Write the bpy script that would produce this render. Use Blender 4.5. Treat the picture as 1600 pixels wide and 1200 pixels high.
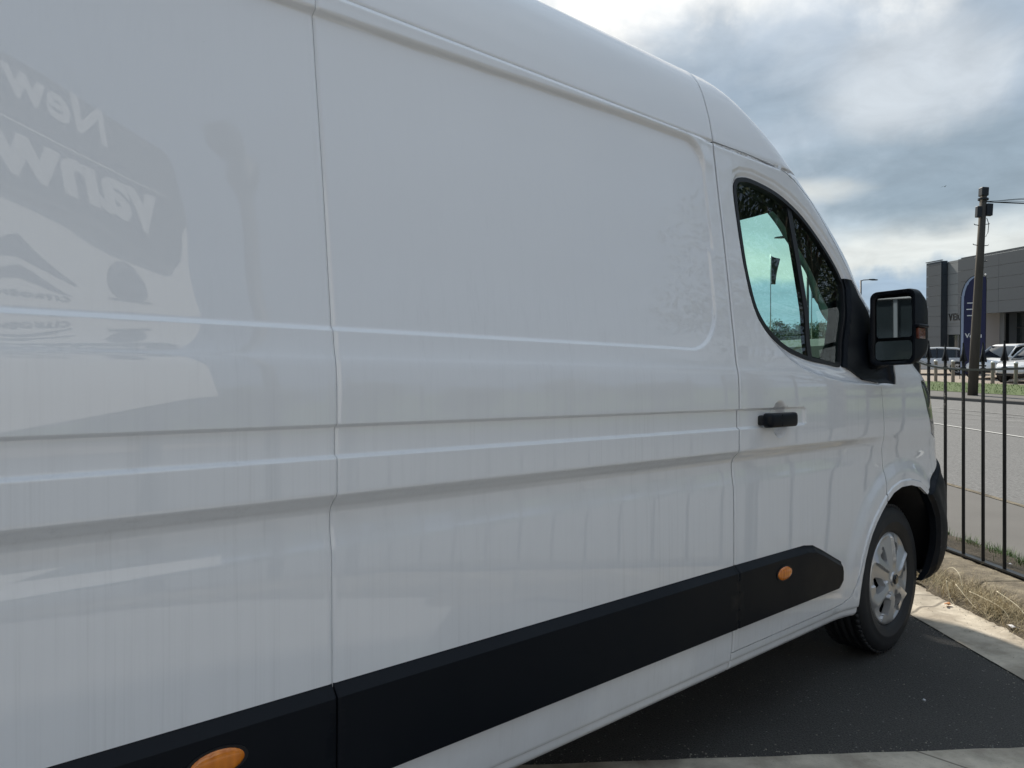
import bpy, bmesh, math, random
import numpy as np
from mathutils import Vector, Matrix, geometry
R=math.radians
random.seed(4)
for o in list(bpy.data.objects): bpy.data.objects.remove(o)
S=bpy.context.scene
COL=S.collection
PI=math.pi
# ------------------------------------------------------------------ camera
CAMH=1.25
cd=bpy.data.cameras.new('camera');cam=bpy.data.objects.new('camera',cd);COL.objects.link(cam)
cam.location=(0,0,CAMH);cam.rotation_euler=(R(90),0,0)
cd.sensor_width=36;cd.lens=27;cd.shift_y=3/1600;cd.clip_start=.05;cd.clip_end=3000
S.camera=cam
# ------------------------------------------------------------------ sky, sun, exposure
SUN_AZ=R(-12);SUN_EL=R(41)     # azimuth to the right of +Y
W=bpy.data.worlds.new('World');S.world=W;W.use_nodes=True
nt=W.node_tree;N=nt.nodes;Lk=nt.links;N.clear()
def nd(t,**k):
    n=N.new(t)
    for a,b in k.items(): setattr(n,a,b)
    return n
def wm(op,a,b=None,c=None):
    n=nd('ShaderNodeMath',operation=op)
    for i,v in enumerate((a,b,c)):
        if v is None: continue
        if isinstance(v,(int,float)): n.inputs[i].default_value=v
        else: Lk.new(v,n.inputs[i])
    return n.outputs[0]
def wmap(v,a,b,c=0,d=1,smooth=True):
    n=nd('ShaderNodeMapRange');n.interpolation_type='SMOOTHSTEP' if smooth else 'LINEAR'
    Lk.new(v,n.inputs[0])
    for i,x in zip((1,2,3,4),(a,b,c,d)): n.inputs[i].default_value=x
    return n.outputs[0]
def wmix(f,a,b):
    n=nd('ShaderNodeMix',data_type='RGBA')
    if isinstance(f,(int,float)): n.inputs[0].default_value=f
    else: Lk.new(f,n.inputs[0])
    for i,v in ((6,a),(7,b)):
        if isinstance(v,tuple): n.inputs[i].default_value=(*v,1)
        else: Lk.new(v,n.inputs[i])
    return n.outputs[2]
tc=nd('ShaderNodeTexCoord');D=tc.outputs['Generated']
sep=nd('ShaderNodeSeparateXYZ');Lk.new(D,sep.inputs[0])
zz=wm('MAXIMUM',sep.outputs[2],0.0)
den=wm('ADD',zz,.16)
cx=wm('DIVIDE',sep.outputs[0],den);cy=wm('DIVIDE',sep.outputs[1],den)
cmb=nd('ShaderNodeCombineXYZ');Lk.new(cx,cmb.inputs[0]);Lk.new(cy,cmb.inputs[1])
def noise(vec,scale,detail=6,rough=.55,dist=0,off=0):
    m=nd('ShaderNodeMapping');Lk.new(vec,m.inputs[0]);m.inputs['Location'].default_value=(off,off*.7,off*.3)
    n=nd('ShaderNodeTexNoise');Lk.new(m.outputs[0],n.inputs['Vector'])
    n.inputs['Scale'].default_value=scale;n.inputs['Detail'].default_value=detail;n.inputs['Roughness'].default_value=rough;n.inputs['Distortion'].default_value=dist
    return n.outputs['Fac']
n1=noise(cmb.outputs[0],.55,7,.52,.25,3.1)
n2=noise(cmb.outputs[0],1.7,7,.55,.3,8.4)
n3=noise(D,9,5,.55,.2,1.7)
def lobe(px,py,rx,ry,soft=.9):
    "a cloud feature seen toward this bearing: elliptic in bearing / elevation, ragged by the noise"
    tx=(px-800)/1200;tz=(603-py)/1200
    az=math.atan2(tx,1);el=math.atan2(tz,math.hypot(1,tx))
    A=wm('ARCTAN2',sep.outputs[0],sep.outputs[1]);E=wm('ARCSINE',sep.outputs[2])
    da=wm('DIVIDE',wm('SUBTRACT',A,az),rx);de=wm('DIVIDE',wm('SUBTRACT',E,el),ry)
    r2=wm('ADD',wm('MULTIPLY',da,da),wm('MULTIPLY',de,de))
    r2=wm('ADD',r2,wm('MULTIPLY',wm('SUBTRACT',n3,.5),2.6))
    r2=wm('ADD',r2,wm('MULTIPLY',wm('SUBTRACT',n2,.5),1.6))
    return wmap(r2,1.5,.05 if soft>.5 else .6,0,1)
val=wm('ADD',wm('MULTIPLY',n1,.62),wm('MULTIPLY',n2,.38))
val=wmap(val,.36,.66,0,1)
dark=(.275,.355,.44);light=(.57,.64,.72)
c=wmix(val,dark,light)
c=wmix(wm('MULTIPLY',wmap(n3,.45,.75),.22),c,(.68,.72,.74))
# low layers over the horizon: blue grey base, thin pale band above it
El=wm('ARCSINE',sep.outputs[2])
Elw=wm('ADD',El,wm('MULTIPLY',wm('SUBTRACT',n3,.5),.10))
c=wmix(wm('MULTIPLY',wmap(Elw,.30,.16),.8),c,(.50,.58,.62))
band=wm('MULTIPLY',wmap(Elw,.118,.138),wmap(Elw,.20,.155))
c=wmix(wm('MULTIPLY',band,.62),c,(.82,.82,.76))
c=wmix(wm('MULTIPLY',wmap(Elw,.135,.112),.85),c,(.31,.42,.55))
c=wmix(wm('MULTIPLY',wmap(Elw,.07,.0),.7),c,(.44,.54,.62))
c=wmix(wm('MULTIPLY',lobe(1385,275,.16,.06),.78),c,(.225,.30,.365))
c=wmix(wm('MULTIPLY',lobe(1600,235,.18,.045),.7),c,(.27,.34,.40))
c=wmix(wm('MULTIPLY',lobe(1300,205,.17,.06),.4),c,(.30,.37,.43))
c=wmix(wm('MULTIPLY',lobe(1425,120,.11,.07),.55),c,(.74,.77,.79))
c=wmix(wm('MULTIPLY',lobe(1265,300,.075,.018),.8),c,(.70,.71,.67))
c=wmix(wm('MULTIPLY',lobe(985,20,.13,.06),.95),c,(1.05,1.03,.98))
c=wmix(wm('MULTIPLY',lobe(1010,-160,.5,.16),.7),c,(1.1,1.08,1.02))
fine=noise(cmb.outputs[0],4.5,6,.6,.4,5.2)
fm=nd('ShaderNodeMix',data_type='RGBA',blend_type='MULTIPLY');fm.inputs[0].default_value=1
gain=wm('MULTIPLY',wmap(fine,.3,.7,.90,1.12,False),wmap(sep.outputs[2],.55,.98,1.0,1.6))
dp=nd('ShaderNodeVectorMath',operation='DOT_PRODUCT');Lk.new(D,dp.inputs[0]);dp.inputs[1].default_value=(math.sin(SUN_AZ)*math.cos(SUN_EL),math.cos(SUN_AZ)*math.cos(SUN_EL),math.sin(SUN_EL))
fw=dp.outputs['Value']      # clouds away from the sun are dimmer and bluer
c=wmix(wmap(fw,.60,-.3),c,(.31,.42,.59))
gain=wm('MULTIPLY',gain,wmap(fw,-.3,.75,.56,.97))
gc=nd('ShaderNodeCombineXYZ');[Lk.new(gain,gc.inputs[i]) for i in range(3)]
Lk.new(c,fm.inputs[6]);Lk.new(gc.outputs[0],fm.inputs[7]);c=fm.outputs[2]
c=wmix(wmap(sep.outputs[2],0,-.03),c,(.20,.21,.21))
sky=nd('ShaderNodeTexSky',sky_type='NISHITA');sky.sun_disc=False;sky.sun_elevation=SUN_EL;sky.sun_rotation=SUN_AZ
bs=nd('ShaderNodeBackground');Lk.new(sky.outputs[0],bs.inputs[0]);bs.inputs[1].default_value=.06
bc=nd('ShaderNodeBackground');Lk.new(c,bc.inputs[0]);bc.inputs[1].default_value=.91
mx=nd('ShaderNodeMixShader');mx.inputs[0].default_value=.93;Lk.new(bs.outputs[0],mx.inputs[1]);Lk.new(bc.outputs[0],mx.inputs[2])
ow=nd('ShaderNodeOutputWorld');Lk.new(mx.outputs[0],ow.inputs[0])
sl=bpy.data.lights.new('sun','SUN');sl.energy=4.8;sl.angle=R(5);sl.color=(1,.93,.82)
so=bpy.data.objects.new('sun',sl);COL.objects.link(so);so.location=(0,0,30)
sd=Vector((math.sin(SUN_AZ)*math.cos(SUN_EL),math.cos(SUN_AZ)*math.cos(SUN_EL),math.sin(SUN_EL)))
so.rotation_euler=sd.to_track_quat('Z','Y').to_euler()
vs=S.view_settings;vs.view_transform='Standard';vs.look='None';vs.gamma=1;vs.exposure=.40;vs.use_curve_mapping=False
S.render.engine='CYCLES';S.cycles.use_denoising=True;S.cycles.max_bounces=8;S.cycles.transparent_max_bounces=16
# ------------------------------------------------------------------ materials
class Mt:
    def __init__(s,name):
        s.m=bpy.data.materials.new(name);s.m.use_nodes=True;s.t=s.m.node_tree;s.n=s.t.nodes;s.p=s.n['Principled BSDF'];s.o=s.n['Material Output']
        s.tc=s.n.new('ShaderNodeTexCoord')
    def l(s,a,b): s.t.links.new(a,b)
    def noise(s,scale,detail=4,rough=.5,stretch=(1,1,1),coord='Object'):
        m=s.n.new('ShaderNodeMapping');m.inputs['Scale'].default_value=stretch;s.l(s.tc.outputs[coord],m.inputs[0])
        n=s.n.new('ShaderNodeTexNoise');n.inputs['Scale'].default_value=scale;n.inputs['Detail'].default_value=detail;n.inputs['Roughness'].default_value=rough
        s.l(m.outputs[0],n.inputs['Vector']);return n.outputs['Fac']
    def voro(s,scale,stretch=(1,1,1)):
        m=s.n.new('ShaderNodeMapping');m.inputs['Scale'].default_value=stretch;s.l(s.tc.outputs['Object'],m.inputs[0])
        n=s.n.new('ShaderNodeTexVoronoi');n.inputs['Scale'].default_value=scale;s.l(m.outputs[0],n.inputs['Vector']);return n
    def rng(s,v,a,b,c=0,d=1):
        n=s.n.new('ShaderNodeMapRange');s.l(v,n.inputs[0])
        for i,x in zip((1,2,3,4),(a,b,c,d)): n.inputs[i].default_value=x
        return n.outputs[0]
    def mul(s,a,b,op='MULTIPLY'):
        n=s.n.new('ShaderNodeMath');n.operation=op
        for i,v in enumerate((a,b)):
            if isinstance(v,(int,float)): n.inputs[i].default_value=v
            else: s.l(v,n.inputs[i])
        return n.outputs[0]
    def mix(s,f,a,b):
        n=s.n.new('ShaderNodeMix');n.data_type='RGBA'
        if isinstance(f,(int,float)): n.inputs[0].default_value=f
        else: s.l(f,n.inputs[0])
        for i,v in((6,a),(7,b)):
            if isinstance(v,tuple): n.inputs[i].default_value=(*v,1)
            else: s.l(v,n.inputs[i])
        return n.outputs[2]
    def col(s,c):
        if isinstance(c,tuple): s.p.inputs['Base Color'].default_value=(*c,1)
        else: s.l(c,s.p.inputs['Base Color'])
    def set(s,**k):
        for a,v in k.items():
            i=s.p.inputs[a.replace('_',' ')]
            if isinstance(v,(int,float,tuple)): i.default_value=v
            else: s.l(v,i)
        return s
    def bump(s,h,strength=.3,dist=.01):
        b=s.n.new('ShaderNodeBump');b.inputs['Strength'].default_value=strength;b.inputs['Distance'].default_value=dist
        s.l(h,b.inputs['Height']);s.l(b.outputs[0],s.p.inputs['Normal'])
def plain(name,c,rough=.5,metal=0,coat=0,var=.12,scale=8,spec=.5):
    m=Mt(name);n=m.noise(scale,4);a=tuple(x*(1-var) for x in c);b=tuple(min(1,x*(1+var)) for x in c)
    m.col(m.mix(n,a,b));m.set(Roughness=rough,Metallic=metal,Coat_Weight=coat,Specular_IOR_Level=spec);return m.m
def paint(name,c,dirt=.0):
    m=Mt(name)
    st=m.noise(55,3,.6,(1,1,.02));st2=m.noise(210,2,.5,(1,1,.012));big=m.noise(1.3,4)
    f=m.mul(m.rng(st,.45,.75),m.rng(st2,.35,.7));f=m.mul(f,m.rng(big,.3,.7));f=m.mul(f,dirt)
    sz=m.n.new('ShaderNodeSeparateXYZ');m.l(m.tc.outputs['Object'],sz.inputs[0]);f=m.mul(f,m.rng(sz.outputs[2],1.55,1.1,.22,1.15))
    spk=m.voro(55);sp=m.mul(m.rng(spk.outputs[0],.035,.02),m.rng(m.noise(6,2),.62,.66))
    cc=m.mix(f,c,tuple(x*.70 for x in c))
    sx=m.n.new('ShaderNodeSeparateXYZ');m.l(m.tc.outputs['Object'],sx.inputs[0])
    film=m.mul(m.rng(sx.outputs[2],.85,.28),m.rng(m.noise(7,6,.65),.3,.75));film=m.mul(film,dirt*.4)
    cc=m.mix(film,cc,(.46,.43,.38))
    m.col(m.mix(m.mul(sp,dirt),cc,(.12,.11,.10)))
    m.set(Roughness=.45,Coat_Weight=1.0,Coat_Roughness=.0,Coat_IOR=1.70,Specular_IOR_Level=.25)
    return m.m
M={}
M['white']=paint('white_van_paint',(.83,.85,.875),.45)
M['black_plastic']=(lambda m:(m.col(m.mix(m.noise(6,3),(.0028,.0045,.008),(.0048,.0072,.0115))),m.set(Roughness=m.rng(m.noise(3,5,.6),.3,.7,.40,.58),Specular_IOR_Level=.22),m.bump(m.noise(900,2),.12,.001),m.m)[-1])(Mt('black_textured_plastic'))
M['gloss_black']=plain('gloss_black',(.012,.013,.015),.12,0,.5)
M['rubber']=(lambda m:(m.col(m.mix(m.noise(14,5,.6),(.012,.013,.015),(.028,.03,.033))),m.set(Roughness=.62),m.bump(m.noise(160,3),.15,.002),m.m)[-1])(Mt('tyre_rubber'))
M['seal']=plain('window_seal',(.006,.007,.009),.5)
M['interior']=plain('dark_interior',(.009,.011,.014),.75)
M['seat']=plain('seat_fabric',(.03,.033,.038),.9,var=.3,scale=60)
M['silver']=(lambda m:(m.col(m.mix(m.noise(5,4),(.52,.525,.53),(.62,.62,.62))),m.set(Roughness=.36,Metallic=.55,Coat_Weight=.4,Coat_Roughness=.1),m.m)[-1])(Mt('silver_hubcap'))
M['dark_void']=plain('dark_recess',(.006,.006,.007),.9)
M['amber']=(lambda m:(m.col(m.mix(m.voro(70,(1,1,.15)).outputs[0],(.50,.12,.006),(.90,.28,.015))),m.set(Roughness=.18,Coat_Weight=1.0,Subsurface_Weight=.0),m.m)[-1])(Mt('amber_lens'))
M['dull_amber']=plain('dull_amber_lens',(.15,.040,.022),.15,0,1,.4,60)
M['steel']=plain('brushed_steel',(.45,.45,.45),.3,1)
M['tarmac']=(lambda m:(m.col(m.mix(m.mul(m.rng(m.voro(48).outputs[0],.20,.12),m.rng(m.noise(40,2),.55,.6)),m.mix(m.rng(m.noise(170,3,.7),.35,.68),m.mix(m.noise(1.7,5,.6),(.020,.0192,.0178),(.036,.0345,.032)),m.mix(m.noise(1.7,5,.6),(.078,.075,.070),(.125,.121,.112))),(.24,.235,.22))),
    m.set(Roughness=.82,Specular_IOR_Level=.35),m.bump(m.mul(m.noise(130,4,.7),m.voro(150).outputs[0],'ADD'),.8,.005),m.m)[-1])(Mt('lot_tarmac'))
M['road']=(lambda m:(m.col(m.mix(m.rng(m.noise(30,7,.8),.36,.66),m.mix(m.noise(.5,5,.6),(.045,.045,.044),(.070,.069,.067)),(.21,.207,.20))),
    m.set(Roughness=.8),m.bump(m.noise(60,5,.7),.6,.01),m.m)[-1])(Mt('worn_road_asphalt'))
M['footway']=(lambda m:(m.col(m.mix(m.noise(1.6,6,.6),(.092,.087,.080),(.135,.128,.118))),m.set(Roughness=.9),m.bump(m.noise(120,4),.4,.004),m.m)[-1])(Mt('footway_asphalt'))
def concrete():
    m=Mt('pale_concrete');base_=m.mix(m.rng(m.noise(5,7,.62),.36,.64),(.32,.275,.215),(.60,.54,.44))
    st=m.mul(m.rng(m.noise(1.7,5,.65),.50,.62),.55);base_=m.mix(st,base_,(.20,.175,.14))
    v=m.voro(.62);v.feature='DISTANCE_TO_EDGE';cr=m.rng(v.outputs['Distance'],.0045,.001)
    sp=m.rng(m.noise(90,4,.7),.60,.70);base_=m.mix(m.mul(sp,.5),base_,(.16,.14,.12))
    m.col(m.mix(m.mul(cr,.75),base_,(.10,.085,.065)));m.set(Roughness=.88)
    m.bump(m.mul(m.mul(m.noise(9,6,.6),m.noise(130,4,.6),'ADD'),cr,'SUBTRACT'),.5,.006);return m.m
M['concrete']=concrete()
M['kerbstone']=(lambda m:(m.col(m.mix(m.rng(m.noise(7,8,.66),.35,.66),(.12,.098,.068),(.36,.305,.215))),m.set(Roughness=.92),m.bump(m.mul(m.noise(22,8,.7),m.noise(150,4,.6),'ADD'),1,.022),m.m)[-1])(Mt('stained_kerb'))
M['soil']=(lambda m:(m.col(m.mix(m.noise(18,6,.7),(.05,.038,.024),(.15,.12,.08))),m.set(Roughness=.95),m.bump(m.noise(45,5,.7),1,.02),m.m)[-1])(Mt('dry_soil'))
M['fence']=plain('black_fence_paint',(.008,.009,.010),.38,0,.1,.35,30,.35)
M['yard']=(lambda m:(m.col(m.mix(m.noise(1.2,6,.6),(.21,.204,.193),(.30,.29,.278))),m.set(Roughness=.9),m.m)[-1])(Mt('yard_paving'))
M['line']=(lambda m:(m.col(m.mix(m.rng(m.noise(30,6,.7),.5,.7),(.55,.54,.51),(.24,.235,.22))),m.set(Roughness=.7),m.m)[-1])(Mt('worn_white_marking'))
M['lineworn']=(lambda m:(m.col(m.mix(m.rng(m.noise(22,6,.7),.38,.6),(.34,.335,.32),(.12,.118,.112))),m.set(Roughness=.7),m.m)[-1])(Mt('faded_marking'))
M['turf']=plain('turf',(.07,.105,.028),.95,var=.4,scale=30)
M['paver']=plain('block_paving',(.26,.22,.18),.9,var=.25,scale=12)
M['grass_blade']=plain('grass_blade',(.085,.155,.028),.7,var=.4,scale=20)
M['weed']=plain('green_weed',(.075,.09,.03),.8,var=.45,scale=15)
M['straw']=plain('dry_straw',(.40,.33,.20),.85,var=.4,scale=12)
M['pale_straw']=plain('pale_straw',(.62,.56,.40),.7,var=.15)
M['leaf']=plain('tree_leaf',(.075,.10,.042),.75,var=.4,scale=3)
M['bark']=plain('bark',(.10,.08,.06),.95,var=.3,scale=20)
M['deadleaf']=plain('dead_leaf',(.42,.18,.06),.7,var=.4,scale=60)
M['pole']=(lambda m:(m.col(m.mix(m.noise(9,6,.6,(1,1,.1)),(.045,.038,.03),(.105,.088,.068))),m.set(Roughness=.9),m.bump(m.noise(30,4,.6,(1,1,.06)),.5,.01),m.m)[-1])(Mt('creosoted_timber'))
M['iron']=plain('dark_iron',(.03,.032,.036),.5,.3)
M['timber']=plain('weathered_bollard',(.26,.225,.18),.85,var=.25,scale=25)
M['reflector']=plain('white_cap',(.82,.80,.76),.35)
M['clad_dark']=plain('charcoal_cladding',(.034,.045,.058),.6,.0,var=.06,scale=1)
M['clad_mid']=plain('grey_cladding',(.20,.212,.222),.6,.0,var=.05,scale=1)
M['clad_white']=plain('pale_render',(.52,.50,.49),.6,var=.04,scale=1)
M['letters']=plain('black_letter',(.012,.012,.014),.4)
M['dglass']=(lambda m:(m.col(m.mix(m.noise(.8,4),(.012,.017,.02),(.03,.036,.038))),m.set(Roughness=.06,Specular_IOR_Level=.8),m.m)[-1])(Mt('dark_showroom_glass'))
M['navy']=plain('navy_flag_cloth',(.026,.028,.085),.75,var=.1)
M['paleblue']=plain('pale_blue_cloth',(.38,.44,.60),.7,var=.06)
M['print']=plain('white_print',(.75,.75,.78),.6,var=.02)
M['carwhite']=paint('car_white',(.84,.85,.85),0)
M['carsilver']=(lambda m:(m.col((.62,.63,.63)),m.set(Roughness=.3,Metallic=.25,Coat_Weight=1.0),m.m)[-1])(Mt('silver_car_paint'))
M['carglass']=plain('car_glass',(.014,.018,.02),.05,spec=.8)
M['headlamp']=plain('headlamp_lens',(.55,.57,.58),.08,.3,1,.3,40)
M['darklamp']=(lambda m:(m.col(m.mix(m.voro(28).outputs[0],(.02,.024,.028),(.16,.17,.18))),m.set(Roughness=.12,Coat_Weight=1.0,Coat_Roughness=.02),m.m)[-1])(Mt('van_headlamp'))
M['mirror']=(lambda m:(m.col((.40,.46,.50)),m.set(Metallic=1.0,Roughness=.015),m.m)[-1])(Mt('mirror_glass'))
M['sign_dark']=plain('sign_dark_panel',(.010,.012,.016),.6,var=.05,spec=.15)
M['sign_white']=plain('sign_white_panel',(.50,.505,.51),.4,var=.03)
M['sign_letter']=plain('sign_letter',(.40,.41,.42),.6,var=.02)
M['red_print']=plain('sign_red_print',(.35,.03,.03),.4,var=.05)
M['brickwork']=plain('pale_wall',(.40,.38,.35),.9,var=.15,scale=3)
def glassmat(name,tint,ior=1.5):
    m=bpy.data.materials.new(name);m.use_nodes=True;t=m.node_tree;n=t.nodes;n.clear()
    o=n.new('ShaderNodeOutputMaterial');tr=n.new('ShaderNodeBsdfTransparent');tr.inputs[0].default_value=(*tint,1)
    g=n.new('ShaderNodeBsdfGlossy');g.inputs['Roughness'].default_value=.0;g.inputs[0].default_value=(1,1,1,1)
    x=n.new('ShaderNodeMixShader');ge=n.new('ShaderNodeNewGeometry');vm=n.new('ShaderNodeVectorMath');vm.operation='DOT_PRODUCT';t.links.new(ge.outputs['Normal'],vm.inputs[0]);t.links.new(ge.outputs['Incoming'],vm.inputs[1])
    def mm(op,a,b=None):
        q=n.new('ShaderNodeMath');q.operation=op
        for i,v in enumerate((a,b)):
            if v is None: continue
            if isinstance(v,(int,float)): q.inputs[i].default_value=v
            else: t.links.new(v,q.inputs[i])
        return q.outputs[0]
    f=mm('ADD',mm('MULTIPLY',mm('POWER',mm('SUBTRACT',1.0,mm('ABSOLUTE',vm.outputs['Value'])),5.0),.92),.07)
    t.links.new(f,x.inputs[0]);t.links.new(tr.outputs[0],x.inputs[1]);t.links.new(g.outputs[0],x.inputs[2]);t.links.new(x.outputs[0],o.inputs[0]);return m
M['glass']=glassmat('green_tinted_glass',(.78,.99,.92),1.45)
# ------------------------------------------------------------------ helpers
def obj(name,me,mat=None,parent=None,smooth=False,loc=None):
    o=bpy.data.objects.new(name,me);COL.objects.link(o)
    if mat is not None and not me.materials: me.materials.append(M[mat] if isinstance(mat,str) else mat)
    if parent is not None: o.parent=parent
    if smooth: me.polygons.foreach_set('use_smooth',[True]*len(me.polygons))
    if loc: o.location=loc
    return o
def tag(o,label,cat,group=None,kind=None):
    if label:o['label']=label
    if cat:o['category']=cat
    if group:o['group']=group
    if kind:o['kind']=kind
    return o
def empty(name,loc,rz=0,rot=None):
    o=bpy.data.objects.new(name,None);COL.objects.link(o);o.location=loc
    if rot is not None:o.rotation_euler=rot.to_euler()
    else:o.rotation_euler=(0,0,rz)
    o.empty_display_size=.1;return o
def me_from(V,F,name='m'):
    me=bpy.data.meshes.new(name);me.from_pydata([tuple(v) for v in V],[],[tuple(f) for f in F]);me.update();return me
def fixn(me):
    bm=bmesh.new();bm.from_mesh(me);bmesh.ops.recalc_face_normals(bm,faces=bm.faces);bm.to_mesh(me);bm.free();return me
class B:
    def __init__(s): s.bm=bmesh.new()
    def box(s,c,d,rz=0,bev=0,mat=None):
        r=bmesh.ops.create_cube(s.bm,size=1);v=r['verts']
        bmesh.ops.scale(s.bm,vec=d,verts=v)
        if bev:
            e=list({e for x in v for e in x.link_edges});b=bmesh.ops.bevel(s.bm,geom=e,offset=bev,segments=2,affect='EDGES',profile=.5);v=list({x for f in b['faces'] for x in f.verts}|{x for x in v if x.is_valid})
        m=Matrix.Translation(c)@Matrix.Rotation(rz,4,'Z')
        if mat: m=mat@m
        bmesh.ops.transform(s.bm,matrix=m,verts=v);return s
    def tube(s,pts,r,seg=8,caps=True):
        pts=[Vector(p) for p in pts];rr=r if isinstance(r,(list,tuple)) else [r]*len(pts);rings=[]
        for i,p in enumerate(pts):
            t=(pts[min(i+1,len(pts)-1)]-pts[max(i-1,0)]).normalized()
            a=t.cross(Vector((0,0,1)) if abs(t.z)<.9 else Vector((1,0,0))).normalized();b=t.cross(a)
            rings.append([s.bm.verts.new(p+(a*math.cos(2*PI*k/seg)+b*math.sin(2*PI*k/seg))*rr[i]) for k in range(seg)])
        for a,b in zip(rings,rings[1:]):
            for k in range(seg): s.bm.faces.new((a[k],a[(k+1)%seg],b[(k+1)%seg],b[k]))
        if caps:
            s.bm.faces.new(rings[0]);s.bm.faces.new(rings[-1][::-1])
        return s
    def loft(s,rings,closed=True,caps=True):
        rs=[[s.bm.verts.new(p) for p in r] for r in rings]
        for a,b in zip(rs,rs[1:]):
            n=len(a)
            for k in range(n if closed else n-1): s.bm.faces.new((a[k],a[(k+1)%n],b[(k+1)%n],b[k]))
        if caps and closed: s.bm.faces.new(rs[0]);s.bm.faces.new(rs[-1][::-1])
        return s
    def lathe(s,prof,axis='y',seg=48):
        rings=[]
        for k in range(seg):
            a=2*PI*k/seg
            rings.append([(r*math.cos(a),y,r*math.sin(a)) if axis=='y' else (r*math.cos(a),r*math.sin(a),y) for r,y in prof])
        rs=[[s.bm.verts.new(p) for p in r] for r in rings]
        for i in range(seg):
            a,b=rs[i],rs[(i+1)%seg]
            for k in range(len(prof)-1): s.bm.faces.new((a[k],a[k+1],b[k+1],b[k]))
        return s
    def prism(s,poly,z0,z1,mat=None):
        a=[s.bm.verts.new((x,y,z0)) for x,y in poly];b=[s.bm.verts.new((x,y,z1)) for x,y in poly];n=len(poly)
        s.bm.faces.new(a[::-1]);s.bm.faces.new(b)
        for k in range(n): s.bm.faces.new((a[k],a[(k+1)%n],b[(k+1)%n],b[k]))
        if mat: bmesh.ops.transform(s.bm,matrix=mat,verts=a+b)
        return s
    def me(s,name='m',recalc=True):
        if recalc: bmesh.ops.recalc_face_normals(s.bm,faces=s.bm.faces)
        m=bpy.data.meshes.new(name);s.bm.to_mesh(m);s.bm.free();return m
def textmesh(txt,size,ext=.004,bold=.0,shear=0,space=1):
    cu=bpy.data.curves.new('t','FONT');cu.body=txt;cu.size=size;cu.extrude=ext;cu.offset=bold;cu.shear=shear;cu.space_character=space;cu.resolution_u=4
    o=bpy.data.objects.new('t',cu);COL.objects.link(o);dg=bpy.context.evaluated_depsgraph_get()
    me=bpy.data.meshes.new_from_object(o.evaluated_get(dg));bpy.data.objects.remove(o);bpy.data.curves.remove(cu);me.materials.clear();return me
# ------------------------------------------------------------------ ground
def zroad(x): return -.53-.57*min(1,max(0,(x-5)/8))
def zfar(x,y): return zroad(x)+.0574*y+.0231*x
def zlot(x,y): return max(0,.05*(y-11))
def zg(x,y): return zfar(x,y) if x>3.04 else zlot(x,y)
UP=Vector((-.0231,-.0574,1)).normalized()
FARQ=Vector((0,0,1)).rotation_difference(UP)
def farrot(rz): return (FARQ.to_matrix()@Matrix.Rotation(rz,3,'Z'))
def unfar(px,py,zz=0):
    "point on the road side ground seen toward this bearing"
    tx=(px-800)/1200;tz=(603-py)/1200;y=20
    for _ in range(60): y=(CAMH-zz-zroad(tx*y))/(.0574+.0231*tx-tz)
    return tx*y,y
def sheet(name,xs,ys,zf,mat,lift=0,kind='structure'):
    V=[(x,y,zf(x,y)+lift) for y in ys for x in xs];n=len(xs)
    F=[(j*n+i,j*n+i+1,(j+1)*n+i+1,(j+1)*n+i) for j in range(len(ys)-1) for i in range(n-1)]
    o=obj(name,me_from(V,F),mat,smooth=True);o['kind']=kind;return o
def strip(name,xa,xb,ys,zf,mat,lift,nx=6,kind='structure',jag=0):
    "ground strip between two edges given as functions of y"
    V=[];rnd=random.Random(hash(name)%97)
    for y in ys:
        a,b=xa(y),xb(y)
        for i in range(nx+1):
            x=a+(b-a)*i/nx
            if jag and i in(0,nx): x+=rnd.uniform(-jag,jag)
            V.append((x,y,zf(x,y)+lift))
    n=nx+1;F=[(j*n+i,j*n+i+1,(j+1)*n+i+1,(j+1)*n+i) for j in range(len(ys)-1) for i in range(nx)]
    o=obj(name,me_from(V,F),mat,smooth=True)
    if kind:o['kind']=kind
    return o
def line2(p,q):
    (x0,y0),(x1,y1)=p,q
    return lambda y:x0+(x1-x0)*(y-y0)/(y1-y0)
YS=[-60,-30,-15]+[ -10+i*1.0 for i in range(0,60)]+[52,60,75,100,150,250,500,900]
re_=line2(unfar(1472,755),unfar(1600,793));rf=line2(unfar(1453,623),unfar(1600,633))
xs=[3.045,3.4,4,4.5,5,6,7,8,9,10,11,12,13,14,15,16,17,18,19,20,21,24,30,45,80,200,700]
sheet('ground',xs,YS,zfar,'turf',-.05)
sheet('lot_ground',[-700,-120,-40,-20,-10,-5,-2,0,1,2,2.6,3.04],YS,zlot,'turf',-.02)
# the parking bay
T=[(-.6,2.46),(.04,2.52),(1.76,2.643),(2.2,2.672)]
def ynear(x): return 2.517+.0712*x
V=[];nx=24
gx=[-6+ (2.19+6)*i/nx for i in range(nx+1)]
gy=[0,.02,.05,.1,.2,.35,.6,1]
for t in gy:
    for x in gx: y0=ynear(x)-.01;V.append((x,y0+(11-y0)*t,.0))
n=nx+1;tarmac=obj('parking_bay_tarmac',me_from(V,[(j*n+i,j*n+i+1,(j+1)*n+i+1,(j+1)*n+i) for j in range(len(gy)-1) for i in range(nx)]),'tarmac');tarmac['kind']='structure'
V=[];gx2=[-9+ (3.0+9)*i/120 for i in range(121)];rn=random.Random(3)
for t in (0,1,2):
    for x in gx2:
        y0=ynear(x)+rn.uniform(-.004,.004);V.append((x,(y0-.42,y0-.006,y0)[t],(.010,.010,.0)[t]))
n=121;nearc=obj('concrete_apron',me_from(V,[(j*n+i,j*n+i+1,(j+1)*n+i+1,(j+1)*n+i) for j in range(2) for i in range(n-1)]),'concrete');nearc['kind']='structure'
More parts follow.
